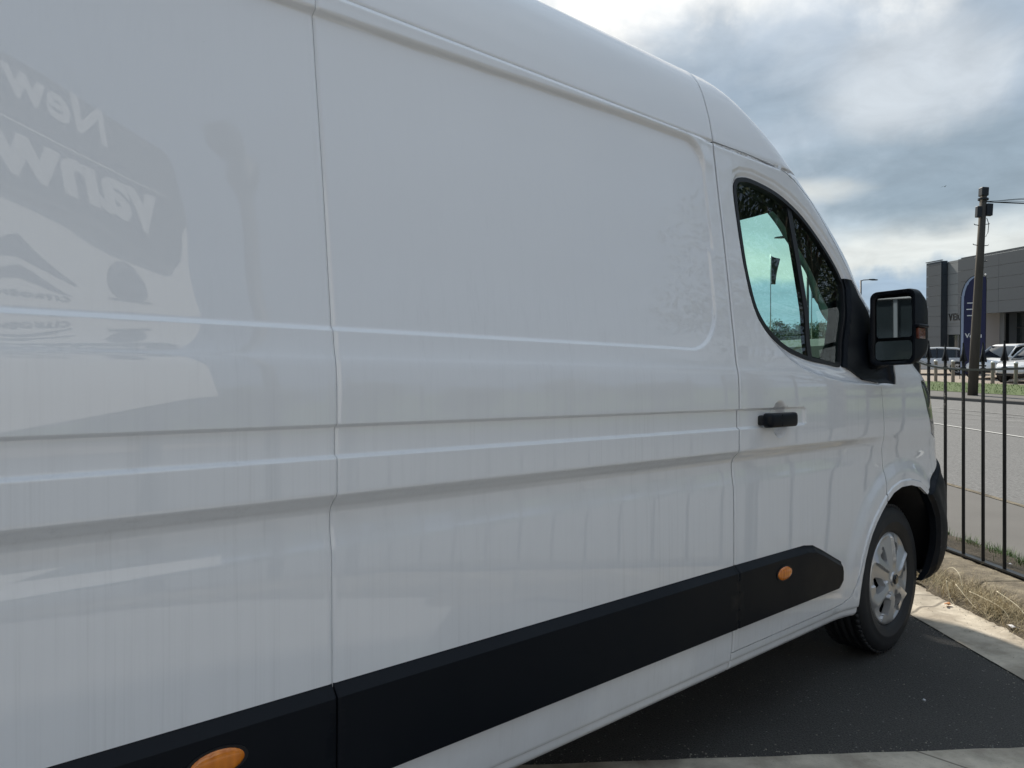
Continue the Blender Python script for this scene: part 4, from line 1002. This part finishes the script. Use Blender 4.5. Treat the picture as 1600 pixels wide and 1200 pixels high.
# telegraph pole with boxes and wires
def pole():
    x0,y0=unfar(1519,618,.1);z0=zfar(x0,y0)+.1;tx=(1537-800)/1200;top=Vector((tx*y0,y0,CAMH+304/1200*y0));base=Vector((x0,y0,z0))
    r=empty('telegraph_pole',base);tag(r,'leaning timber telegraph pole with dark boxes near its top across the road','pole')
    b=B();v=top-base;b.tube([v*0-Vector((0,0,.3)),v*.3,v*.6,v],[.165,.15,.13,.108],14);obj('shaft',b.me(),'pole',r,True)
    ax=v.normalized();q=Vector((0,0,1)).rotation_difference(ax).to_matrix().to_4x4();T_=lambda d:Matrix.Translation(v-ax*d)@q
    b=B();b.box((0,0,0),(.24,.24,.30),bev=.02,mat=T_(.02));obj('pole_cap',b.me(),'iron',r)
    b=B();b.tube([T_(.28)@Vector((0,0,-.03)),T_(.28)@Vector((0,0,.03))],.17,12);obj('collar',b.me(),'iron',r)
    b=B();b.box((.16,-.10,0),(.20,.16,.42),bev=.015,mat=T_(.66));obj('junction_box',b.me(),'iron',r)
    b=B();b.box((-.17,-.05,0),(.16,.16,.38),bev=.015,mat=T_(.74));obj('junction_box',b.me(),'iron',r)
    for d,s in((1.15,1),(1.9,1),(1.9,-1),(2.45,1),(1.2,-1)):
        b=B();p=T_(d);b.tube([p@Vector((s*.10,0,0)),p@Vector((s*.25,0,.02)),p@Vector((s*.27,0,.05))],.014,6);obj('step_iron',b.me(),'iron',r)
    b=B();p=T_(0);b.tube([T_(.95)@Vector((.10,-.1,0)),T_(1.15)@Vector((.18,-.1,0)),T_(1.45)@Vector((.17,-.1,0)),T_(1.6)@Vector((.10,-.1,0))],.012,6);obj('cable_loop',b.me(),'iron',r)
    # wires to the next pole along the road
    P1=base+v-ax*.35
    x2,y2=46.,27.;e=empty('telegraph_pole',(x2,y2,zfar(x2,y2)));tag(e,'next timber telegraph pole along the road that the wires run to','pole')
    b=B();b.tube([(0,0,-.3),(0,0,8.0)],[.16,.11],12);obj('shaft',b.me(),'pole',e,True)
    for i,(dz,sag,rr) in enumerate(((.0,.05,.010),(-.05,.45,.010),(-.06,.75,.020),(-.05,-.3,.008))):
        A=P1+Vector((.1,0,dz*.3));Bv=Vector((x2,y2,zfar(x2,y2)+7.9+dz*2));pts=[]
        for k in range(25):
            t=k/24;p=A.lerp(Bv,t);p.z-=4*sag*t*(1-t);pts.append(p)
        b=B();b.tube(pts,rr,5);o=obj('overhead_wire',b.me(),'iron');tag(o,['thin overhead wire, topmost of those leaving the telegraph pole','overhead wire, second below the top at the telegraph pole','thickest drooping black cable leaving the telegraph pole','faint uppermost stay wire leaving the telegraph pole'][i],'wire','wires from the telegraph pole')
pole()
# showroom
def showroom():
    O=Vector((28.0,46.7,zfar(28,46.7)));g=empty('car_showroom',O,rot=farrot(0));tag(g,'flat roofed showroom clad in charcoal and grey horizontal panels across the road','building')
    H=.672
    def rows(name,x,y0,y1,z0,z1,mat,th=.06,face='x'):
        z=z0;i=0
        while z<z1-.05:
            zt=min(z1,(math.floor(z/H+1e-6)+1)*H)
            b=B()
            if face=='x': b.box((x+th/2,(y0+y1)/2,(z+zt)/2),(th,abs(y1-y0)-.012,zt-z-.016),bev=.002)
            else: b.box(((y0+y1)/2,x+th/2,(z+zt)/2),(abs(y1-y0)-.012,th,zt-z-.016),bev=.002)
            o=obj(name,b.me(),mat,g);z=zt
    rows('cladding_panel',0,3.5,5.3,0,6.95,'clad_dark');rows('cladding_panel',3.5-.03,.065,.40,0,6.95,'clad_dark',face='y')
    rows('cladding_panel',.40,1.0,3.46,2.15,6.88,'clad_mid')
    for k in range(5): rows('cladding_panel',-.25,1.2-4.0*k-4.0+.0,1.2-4.0*k,3.36,6.8,'clad_dark')
    b=B();b.box((6.6,4.35,3.42),(13.06,1.62,6.84));b.box((6.9,2.2,3.42),(12.8,2.66,6.84));b.box((6.7,-9,5.05),(13.7,20.2,3.34));b.box((7.6,-9.6,1.7),(11.6,18,3.4));obj('wall_core',b.me(),'clad_dark',g)
    b=B();b.box((0,-9,6.86),(.16,20.4,.05));b.box((0.03,4.4,7.0),(.14,1.84,.05));obj('parapet_capping',b.me(),'clad_dark',g)
    b=B();b.box((.36,-1.3,1.69),(.80,.10,3.38));obj('entrance_wall',b.me(),'clad_white',g)
    b=B();b.box((.80,-1.55,1.69),(.10,.42,3.38));obj('entrance_pillar',b.me(),'clad_mid',g)
    for k in range(5):
        y=-2.1-2.3*k
        b=B();b.box((1.30,y-1.05,1.68),(.04,2.1,3.3));p=obj('showroom_window',b.me(),'dglass',g)
        b=B();b.box((1.26,y-2.2,1.68),(.08,.10,3.3));b.box((1.26,y-1.05,2.5),(.07,2.1,.06));obj('window_frame',b.me(),'letters',p)
    for k in range(2):
        b=B();b.box((.48,1.65+1.22*k,1.07),(.04,1.16,2.1));p=obj('showroom_window',b.me(),'dglass',g)
        b=B();b.box((.45,2.26,1.07),(.06,.05,2.1)) if k==0 else b.box((.45,3.44,1.07),(.06,.05,2.1));obj('window_frame',b.me(),'clad_mid',p)
    sg=obj('sign_backing',B().box((.375,2.62,3.27),(.03,1.36,.78),bev=.0).me(),'clad_mid',g)
    x=3.18
    for i,ch in enumerate('VERTU'):
        me=textmesh(ch,.62,.02,.012);o=obj('letter',me,'letters',g);wd=me.vertices and max(v.co.x for v in me.vertices) or .3
        o.rotation_euler=Matrix(((0,0,-1),(-1,0,0),(0,1,0))).to_euler();o.location=(.345,x,3.07);x-=wd+.055
showroom()
# feather banner
def banner():
    Y=37.;X=(1520-800)/1200*Y;r=empty('feather_banner',farpt(X,Y),rot=farrot(R(-28)));tag(r,'tall navy feather banner with a pale blue edge in front of the showroom','banner')
    zt=CAMH+172/1200*Y-zfar(X,Y)
    k=Y/1200
    L=[(-.53,.3),(-.52,zt-1.35),(-.50,zt-.95),(-.43,zt-.6),(-.30,zt-.3),(-.12,zt-.1),(.10,zt)]
    L=spline(L,5,False);Rt=[(.42,zt-.02)] and [(.46,zt-.10),(.50,zt-.5),(.50,.3)]
    E1=[(x+.115*(1 if i<20 else .8),z-(.0 if i<18 else .05)) for i,(x,z) in enumerate(L)]
    def sheet_(poly,y,name,mat,th=.006):
        b=B();b.prism(poly,-th/2,th/2,Matrix.Translation((0,y,0))@Matrix.Rotation(PI/2,4,'X'));return obj(name,b.me(),mat,r)
    sheet_(E1+Rt,0,'sail','navy');sheet_(L+E1[::-1],-.001,'pale_edge','paleblue',.012)
    b=B();b.tube([(-.54,0,-.05)]+[(x-.01,0,z) for x,z in L]+[(.30,0,zt+.03)],.02,6);obj('mast',b.me(),'letters',r)
    for i,(zz_,w) in enumerate(((zt-1.32,.34),(zt-1.62,.40),(zt-1.92,.34))):
        b=B();b.box((-.10,-.008,zz_),(w,.004,.05));obj('printed_line',b.me(),'print',r)
    me=textmesh('Vertu',.30,.003,.008);o=obj('printed_name',me,'print',r);o.rotation_euler=(PI/2,0,0);o.location=(-.34,-.008,zt-2.98)
    b=B();b.box((-.54,0,.02),(.5,.5,.05));obj('foot_plate',b.me(),'iron',r)
    X2=(1535-800)/1200*38;r2=empty('feather_banner',farpt(X2,38),rot=farrot(R(40)));tag(r2,'second navy feather banner seen nearly edge on behind the telegraph pole','banner')
    b=B();b.prism([(-.35,.4),(.33,.4),(.35,zt-.3),(.25,zt+.02),(.0,zt-.25),(-.25,zt-.9)],-.004,.004,Matrix.Rotation(PI/2,4,'X'));obj('sail',b.me(),'navy',r2)
    b=B();b.tube([(.35,0,-.05),(.36,0,zt-.2),(.27,0,zt+.08)],.02,6);obj('mast',b.me(),'letters',r2)
    b=B();bmesh.ops.create_uvsphere(b.bm,u_segments=10,v_segments=6,radius=.05);o=obj('mast_cap',b.me(),'reflector',r2,True);o.location=(.27,0,zt+.10)
banner()
# parked cars
def wheel_small(par,x,y,r,col='silver'):
    w=empty('wheel',(x,y,r),0 if y<0 else PI);w.parent=par
    b=B();b.lathe([(r*.62,-.10),(r*.70,-.115),(r*.93,-.11),(r,-.08),(r,.08),(r*.93,.11)],'y',28);obj('tyre',b.me(),'rubber',w,True)
    b=B();b.lathe([(0,-.085),(r*.14,-.09),(r*.15,-.06)],'y',20)
    for k in range(5):
        m=Matrix.Rotation(2*PI*k/5,4,'Y');b.box((r*.36,-.08,0),(r*.56,.025,r*.16),mat=m)
    b.lathe([(r*.56,-.05),(r*.60,-.10),(r*.66,-.105),(r*.67,-.05)],'y',28);obj('rim',b.me(),'silver',w,True)
    b=B();b.lathe([(0,-.03),(r*.6,-.03),(r*.62,0)],'y',20);obj('brake_disc',b.me(),'dark_void',w)
def car(name,x,y,rz,mat,label,suv=True,zo=.06):
    r=empty(name,farpt(x,y,zo),rot=farrot(rz));tag(r,label,'car','cars parked on the forecourt across the road')
    H=1.0 if suv else .90;RH=1.62 if suv else 1.46;L=2.2
    st=[(-L,.42,.62,H*.86),(-L+.06,.34,.82,H*.98),(-L+.5,.28,.90,H*1.02),(-1.0,.26,.925,H*1.01),(0,.26,.93,H),(.85,.26,.925,H*.985),(1.25,.27,.915,H*.96),(1.75,.30,.87,H*.90),(2.02,.33,.78,H*.83),(2.16,.38,.66,H*.72),(L,.42,.55,H*.55)]
    rings=[]
    for sx,zb,w,zt in st:
        h=zt-zb;rings.append([(sx,-w*.86,zb),(sx,-w*.97,zb+h*.12),(sx,-w,zb+h*.38),(sx,-w*.985,zb+h*.70),(sx,-w*.93,zt-.03),(sx,-w*.80,zt),(sx,0,zt+.025),(sx,w*.80,zt),(sx,w*.93,zt-.03),(sx,w*.985,zb+h*.70),(sx,w,zb+h*.38),(sx,w*.97,zb+h*.12),(sx,w*.86,zb)])
    b=B();b.loft(rings);bd=obj('body',b.me(),mat,r,True);bd.data.set_sharp_from_angle(angle=R(38))
    # glasshouse
    gh=[(-1.95,H*.99,.74,H+.02),(-1.72,H*.99,.76,RH-.16),(-1.35,H*.99,.78,RH-.05),(-.5,H*.985,.785,RH-.01),(.05,H*.98,.77,RH-.03),(.35,H*.97,.75,RH-.10),(1.12,H*.955,.70,H+.0)]
    rg=[]
    for sx,zb,w,zt in gh:
        t=(zt-zb)/(RH-H);w2=w*(1-.20*t);rg.append([(sx,-w,zb-.05),(sx,-w2,zt-.03),(sx,-w2+.06,zt),(sx,w2-.06,zt),(sx,w2,zt-.03),(sx,w,zb-.05)])
    b=B();b.loft(rg);obj('windows',b.me(),'carglass',r,True).data.set_sharp_from_angle(angle=R(30))
    b=B();rg=[]
    for sx,zb,w,zt in gh[1:6]:
        t=(zt-zb)/(RH-H);w2=w*(1-.20*t)+.012;rg.append([(sx,-w2,zt-.075),(sx,-w2+.01,zt-.01),(sx,-w2+.09,zt+.018),(sx,0,zt+.03),(sx,w2-.09,zt+.018),(sx,w2-.01,zt-.01),(sx,w2,zt-.075)])
    b.loft(rg);obj('roof',b.me(),mat,r,True)
    for sy in(-1,1):
        for p in(((.33,.625,RH-.12),(1.10,.715,H-.02)),((-1.72,.63,RH-.17),(-1.93,.745,H))):
            b=B();b.tube([(p[0][0],sy*p[0][1],p[0][2]),((p[0][0]+p[1][0])/2,sy*((p[0][1]+p[1][1])/2+.01),(p[0][2]+p[1][2])/2+.02),(p[1][0],sy*p[1][1],p[1][2])],.035,6);obj('pillar',b.me(),mat,r,True)
        b=B();b.tube([(-.42,sy*.64,RH-.06),(-.42,sy*.80,H)],.035,6);obj('door_pillar',b.me(),'letters',r)
        b=B();bmesh.ops.create_uvsphere(b.bm,u_segments=12,v_segments=8,radius=1);bmesh.ops.scale(b.bm,vec=(.09,.13,.075),verts=b.bm.verts);o=obj('door_mirror',b.me(),mat,r,True);o.location=(.78,sy*.97,H+.08)
        for wx in(-1.38,1.36):
            wheel_small(r,wx,sy*.84,.35)
            b=B();rg=[]
            for k in range(15):
                a=-.08+(PI+.16)*k/14;c_,s_=math.cos(a),math.sin(a);rg.append([(wx+.36*c_,sy*.80,.35+.36*s_),(wx+.36*c_,sy*.945,.35+.36*s_),(wx+.43*c_,sy*.94,.35+.43*s_),(wx+.43*c_,sy*.80,.35+.43*s_)])
            b.loft(rg);obj('arch_trim',b.me(),'dark_void' if suv else mat,r)
            b=B();b.lathe([(0,0),(.40,0)],'y',20);o=obj('arch_recess',b.me(recalc=False),'dark_void',r);o.location=(wx,sy*.905,.36)
        b=B();b.loft([[(2.00,sy*.42,H*.66),(2.00,sy*.80,H*.68),(2.00,sy*.80,H*.80),(2.00,sy*.42,H*.76)],[(2.17,sy*.42,H*.66),(2.06,sy*.76,H*.68),(2.04,sy*.75,H*.80),(2.12,sy*.42,H*.77)]]);obj('headlight',b.me(),'headlamp',r)
        b=B();b.loft([[(-2.1,sy*.5,H*.70),(-2.0,sy*.80,H*.70),(-2.0,sy*.80,H*.9),(-2.1,sy*.5,H*.9)],[(-2.19,sy*.5,H*.70),(-2.12,sy*.82,H*.70),(-2.12,sy*.81,H*.9),(-2.17,sy*.5,H*.9)]]);obj('tail_light',b.me(),'red_print',r)
        b=B();b.box((0,sy*.90,.33),(2.1,.06,.12),bev=.02);obj('side_skirt',b.me(),'letters' if suv else mat,r)
    b=B();b.box((2.155,0,H*.60),(.07,.78,.16),bev=.02);obj('grille',b.me(),'letters',r)
    b=B();b.box((2.13,0,.38),(.14,1.25,.14),bev=.03);obj('lower_bumper',b.me(),'letters',r)
    b=B();b.box((2.195,0,.50),(.012,.50,.105));obj('number_plate',b.me(),'print',r)
    return r
x,y=unfar(1583,592.5);car('white_suv',x+.1,y+.6,R(205),'carwhite','white SUV facing left on the forecourt behind the bollards')
x,y=unfar(1470,588);car('white_hatchback',x+.2,y+1.6,R(150),'carsilver','pale silver car parked behind the mirror, leftmost on the forecourt',False)
x,y=unfar(1632,598);car('silver_suv',x,y+.1,R(203),'carsilver','silver car cut by the right edge, nose toward the bollards')
x,y=(9.2,26.0);
# street lamps, flags
def lamp(px,py,Y,armx,label,zc=0):
    X=(px-800)/1200*Y;zt=CAMH+(603-py)/1200*Y;z0=zfar(X,Y);r=empty('street_lamp',(X,Y,z0));tag(r,label,'street lamp')
    h=zt-z0;b=B();b.tube([(0,0,-.2),(0,0,1.2),(0,0,1.25),(0,0,h)],[.11,.11,.08,.06],10);obj('column',b.me(),'iron',r,True)
    b=B();b.tube([(0,0,h-.05),(armx*.15,0,h+.02),(armx*.6,0,h+.05)],.035,8);obj('arm',b.me(),'iron',r,True)
    b=B();s=1 if armx>0 else -1;b.loft([[(armx*.5,-.05,h+.02),(armx*.5,.05,h+.02),(armx*.5,.05,h+.10),(armx*.5,-.05,h+.10)],[(armx*.75,-.15,h),(armx*.75,.15,h),(armx*.75,.12,h+.10),(armx*.75,-.12,h+.10)],[(armx,-.13,h+.0),(armx,.13,h+.0),(armx,.10,h+.05),(armx,-.10,h+.05)]]);obj('lamp_head',b.me(),'iron',r)
lamp(1345,438,58,1.25,'street lamp seen between the van pillar and its door mirror')
lamp(1262,372,41,-1.75,'street lamp seen through the van side window')
def flag(px,py,Y,label,s=1):
    X=(px-800)/1200*Y;zt=CAMH+(603-py)/1200*Y;z0=zfar(X,Y);r=empty('flag',(X,Y,z0));tag(r,label,'flag','flags seen through the van window')
    h=zt-z0;b=B();b.tube([(0,0,-.2),(0,0,h)],[.06,.035],8);obj('flagpole',b.me(),'steel',r,True)
    V=[];nx,nz=8,14
    for j in range(nz+1):
        for i in range(nx+1):
            u=i/nx;v=j/nz;wd=.85*(1-.45*v);V.append((.05+u*wd*(.8 if j else .8),.15*math.sin(u*5+v*4)*u,h-.1-v*2.3-u*.25*(1-v)+.12*math.sin(v*3)*u))
    F=[(j*(nx+1)+i,j*(nx+1)+i+1,(j+1)*(nx+1)+i+1,(j+1)*(nx+1)+i) for j in range(nz) for i in range(nx)]
    V=[(a*s,b_,c) for a,b_,c in V]
    o=obj('flag_cloth',me_from(V,F),'sign_dark',r,True);m=o.modifiers.new('thickness','SOLIDIFY');m.thickness=.01
flag(1204,398,62,'dark drooping flag on a tall pole seen through the van side window')
flag(1268,418,60,'second dark flag seen through the front quarter of the van window')
# trees
def tree_meshes(seed,H,Rw,nclump,nleaf,ls,trunk=.25,low=.3):
    rn=random.Random(seed);b=B()
    b.tube([(0,0,-.3),(.05*H*.1,0,H*.3),(-.05*H*.1,0,H*.62),(0,0,H*.9)],[trunk,trunk*.75,trunk*.4,.03],8)
    C=[]
    for i in range(nclump):
        a=rn.uniform(0,2*PI);t=rn.uniform(low,1);rr=Rw*(math.sin(PI*min(1,.12+.86*(t-low)/(1-low)))**.6)*rn.uniform(.35,1);c=Vector((rr*math.cos(a),rr*math.sin(a),H*t*.97));C.append((c,rn.uniform(.16,.34)*Rw))
        if i%2==0: b.tube([(0,0,max(.15,t*.7)*H*.9),(c*.55+Vector((0,0,t*H*.30))),c],[trunk*.28,trunk*.16,.02],5)
    wood=b.me();V=[];F=[]
    for i in range(nleaf):
        c,r=C[int(rn.random()*nclump)];d=Vector((rn.gauss(0,1),rn.gauss(0,1),rn.gauss(0,.7)))*r*.55;p=c+d
        a=Vector((rn.gauss(0,1),rn.gauss(0,1),rn.gauss(0,1))).normalized();e=a.cross(Vector((rn.gauss(0,1),rn.gauss(0,1),rn.gauss(0,1)))).normalized();s=ls*rn.uniform(.6,1.3);k=len(V)
        V+=[p-a*s,p+e*s*.5,p+a*s,p-e*s*.5];F.append((k,k+1,k+2,k+3))
    return wood,me_from(V,F)
TV=[tree_meshes(11,9.5,3.6,80,20000,.065),tree_meshes(12,7,3.2,46,6000,.13,.2,.15),tree_meshes(13,6.2,3.8,46,6000,.14,.2,.08)]
def tree(x,y,v,rz,sc,label,group=None):
    r=empty('tree',farpt(x,y),rz);r.scale=(sc,sc,sc);tag(r,label,'tree',group);obj('trunk',TV[v][0],'bark',r,True);obj('crown',TV[v][1],'leaf',r)
rt=random.Random(21)
for i in range(22):
    Y=rt.uniform(84,112);px=1150+i*17+rt.uniform(-5,5);tree((px-800)/1200*Y,Y,1+i%2,rt.uniform(0,6),rt.uniform(.38,.60)*Y/84,'bushy green tree in the distant line of trees beyond the showroom','distant line of trees')
lbl=['tall broad tree across the road to the right, mirrored near the van door','tree beside the tall one across the road, mirrored in the van side','rounded tree across the road furthest along the mirrored row']
for i,(x,y,v,s) in enumerate(((21,9.6,0,1.16),(25,14.5,0,1.0),(24,19.5,1,1.0))): tree(x,y,v,i*2.1,s,lbl[i])
for i in range(16):
    tree(40+rt.uniform(-3,4),-42+i*5.4+rt.uniform(-1,1),1+i%2,rt.uniform(0,6),rt.uniform(.6,.95),'bushy tree in the row far across the road, mirrored low in the van side','trees mirrored in the van side')
# bird
b=B();b.loft([[(-.18,0,0),(-.17,.01,.01),(-.17,-.01,.01)],[(0,-.05,0),(0,.05,0),(0,0,.07)],[(.16,-.02,0),(.16,.02,0),(.16,0,.03)]]);b.loft([[(-.06,0,.02),(.07,0,.02),(.07,0,.03)],[(-.10,.3,.14),(.02,.3,.14),(.02,.3,.15)],[(-.14,.55,.08),(-.10,.55,.08),(-.10,.55,.085)]]);b.loft([[(-.06,0,.02),(.07,0,.02),(.07,0,.03)],[(-.10,-.3,.14),(.02,-.3,.14),(.02,-.3,.15)],[(-.14,-.55,.08),(-.10,-.55,.08),(-.10,-.55,.085)]])
Y=190;o=obj('bird',b.me(),'letters');o.location=((1476-800)/1200*Y,Y,CAMH+311/1200*Y);o.rotation_euler=(0,0,.3);o.scale=(1.5,1.5,1.5);tag(o,'small dark bird flying in front of the clouds','bird')
# ------------------------------------------------------------------ dealer sign that the van side mirrors
def totem():
    YP=-1.7;r=empty('dealer_sign',(4.2,YP,-.3));tag(r,'large dealer sign board with dark header and white panel mirrored in the van side','sign')
    T0=Matrix.Translation((0,0,.3))@Matrix.Rotation(R(-3.5),4,'Y')
    # u runs from the right hand end as one reads it: world x decreasing
    def P(x,z): return Vector((x-4.2,0,z))
    def plate(name,poly,y,mat,th=.05,rnd=0):
        b=B();b.prism([(x-4.2,z) for x,z in poly],-th/2,th/2,Matrix.Translation((0,y,.3))@Matrix.Rotation(PI/2,4,'X'));return obj(name,b.me(),mat,r)
    tl=lambda x,z:z+(x-4.2)*.09
    def rect(x0,x1,z0,z1,rr=.1):
        pts=[]
        for cx_,cz_,a0 in((x1-rr,z1-rr,0),(x0+rr,z1-rr,90),(x0+rr,z0+rr,180),(x1-rr,z0+rr,270)):
            for k in range(7): a=R(a0+15*k);X=cx_+rr*math.cos(a);pts.append((X,tl(X,cz_+rr*math.sin(a))))
        return pts
    plate('white_panel',[(.2,tl(.2,1.1)),(6.0,tl(6,1.1)),(5.72,tl(5.72,4.36)),(.2,tl(.2,4.36))],-.06,'sign_white')
    plate('header_panel',[(.2,tl(.2,3.9)),(5.66,tl(5.66,4.26)),(5.50,tl(5.5,5.12)),(5.35,tl(5.35,5.22)),(.2,tl(.2,5.22))],-.01,'sign_dark')
    plate('name_bar',rect(.2,5.40,3.86,4.50,.20),.05,'sign_dark');plate('name_bar_edge',rect(.18,5.43,3.84,4.54,.21),.03,'sign_white',.03)
    def text(t,x,z,size,mat,bold=.012,sp=1.0,y=.09,nm='lettering',sx=1.0):
        me=textmesh(t,size,.006,bold,0,sp);o=obj(nm,me,mat,r)
        o.matrix_local=Matrix.Translation((x-4.2,y,tl(x,z)+.3))@Matrix(((-1,0,0,0),(0,0,1,0),(0,1,0,0),(0,0,0,1)))@Matrix.Rotation(R(-5.1),4,'Z')@Matrix.Scale(sx,4,(1,0,0));return o
    text('New',4.22,4.76,.54,'sign_letter',.014,1.05,sx=1.16);text('vanworld',4.90,3.98,.84,'sign_letter',.028,1.0,sx=1.22)
    text('CITRO\u00cbN',3.68,2.93,.15,'iron',.003,1.3,-.02);text('PROFESSIONAL',4.86,3.12,.085,'sign_dark',.002,1.2,-.02)
    # double chevron badge
    for k,(z0,w) in enumerate(((3.30,.62),(3.08,.55))):
        pts=[]
        for i in range(13):
            t=-1+2*i/12;pts.append((3.15+w*t,z0+.30*(1-abs(t)**1.25)-.0))
        pts2=[(3.15+(w+.03)*(-1+2*i/12)*.98,z0+.19*(1-abs(-1+2*i/12)**1.25)-.02) for i in range(13)][::-1]
        plate('chevron',[(x,tl(x,z)) for x,z in pts+pts2],-.025,'iron',.02)
    # round badge
    ring=lambda r0,r1:[(4.53+r0*math.cos(2*PI*k/40),tl(4.53,3.44)+r0*math.sin(2*PI*k/40)) for k in range(40)]
    plate('round_badge',ring(.30,0),-.028,'iron',.02);plate('badge_ring',ring(.265,0),-.016,'steel',.012);plate('badge_face',ring(.225,0),-.010,'sign_dark',.012)
    text('FIAT',4.72,3.36,.20,'steel',.006,.9,.005)
    for px_ in (1.7,5.0):
        b=B();b.box((px_-4.2,-.20,.6),(.14,.14,4.6));obj('post',b.me(),'iron',r)
totem()
def camcol():
    r=empty('camera_column',(6.4,-1.3,zfar(6.4,-1.3)));tag(r,'tall grey column with a camera housing behind the photographer, mirrored in the van','post')
    b=B();b.tube([(0,0,0),(0,0,5.9)],.085,12);obj('column',b.me(),'iron',r,True)
    b=B();b.box((-.35,0,6.35),(.42,.3,.32),bev=.03);obj('camera_housing',b.me(),'iron',r)
    b=B();b.tube([(0,0,5.7),(0,0,5.95),(.1,0,6.2),(-.2,0,6.3)],[.10,.2,.2,.06],10);obj('bracket',b.me(),'iron',r,True)
camcol()

# ------------------------------------------------------------------ dealer building behind the photographer, seen in the door mirror
def dealer():
    g=empty('dealer_building',(-11.5,-13.5,0),R(-42));tag(g,'dark clad dealer building behind the photographer reflected in the door mirror','building')
    obj('wall_core',B().box((0,-4,3.4),(17.6,7.9,6.8)).me(),'clad_dark',g)
    for i in range(8):
        for k in range(4): obj('cladding_panel',B().box((-7.7+2.2*i,0,3.5+.85*k),(2.17,.08,.82),bev=.01).me(),'clad_dark',g)
        p=obj('window',B().box((-7.7+2.2*i,.01,1.55),(2.05,.05,2.9)).me(),'dglass',g)
        obj('window_frame',B().box((-6.6+2.2*i,.04,1.55),(.10,.12,2.95)).me(),'clad_mid',p)
    obj('fascia',B().box((0,.10,3.05),(17.7,.16,.22)).me(),'clad_white',g)
dealer()

# grit along the joints and on the tarmac
def grit():
    rn=random.Random(31);V=[];F=[]
    for i in range(1500):
        k=rn.random()
        if k<.40: y=rn.uniform(2.7,6);x=2.17+rn.gauss(-.01,.03);z=.004
        elif k<.68: x=rn.uniform(-.2,2.2);y=ynear(x)+rn.gauss(.0,.03);z=.006
        elif k<.86: y=rn.uniform(2.6,6);x=rn.uniform(2.25,2.6);z=.022
        else: x=rn.uniform(.2,2.1);y=rn.uniform(2.6,4.2);z=.001
        r=rn.uniform(.0012,.0042)*(1.5 if rn.random()<.06 else 1);s0=len(V)
        for dx,dy,dz in((1,0,0),(0,1,0),(-1,0,0),(0,-1,0),(0,0,1),(0,0,-.4)): V.append((x+dx*r*rn.uniform(.6,1.2),y+dy*r*rn.uniform(.6,1.2),z+dz*r*.7))
        for a,b_ in((0,1),(1,2),(2,3),(3,0)): F+=[(s0+a,s0+b_,s0+4),(s0+b_,s0+a,s0+5)]
    o=obj('grit',me_from(V,F),'gritstone');tag(o,'pale grit scattered along the tarmac edge and the concrete gutter','grit',None,'stuff')
M['gritstone']=plain('grit_stone',(.26,.24,.20),.9,var=.5,scale=40)
grit()
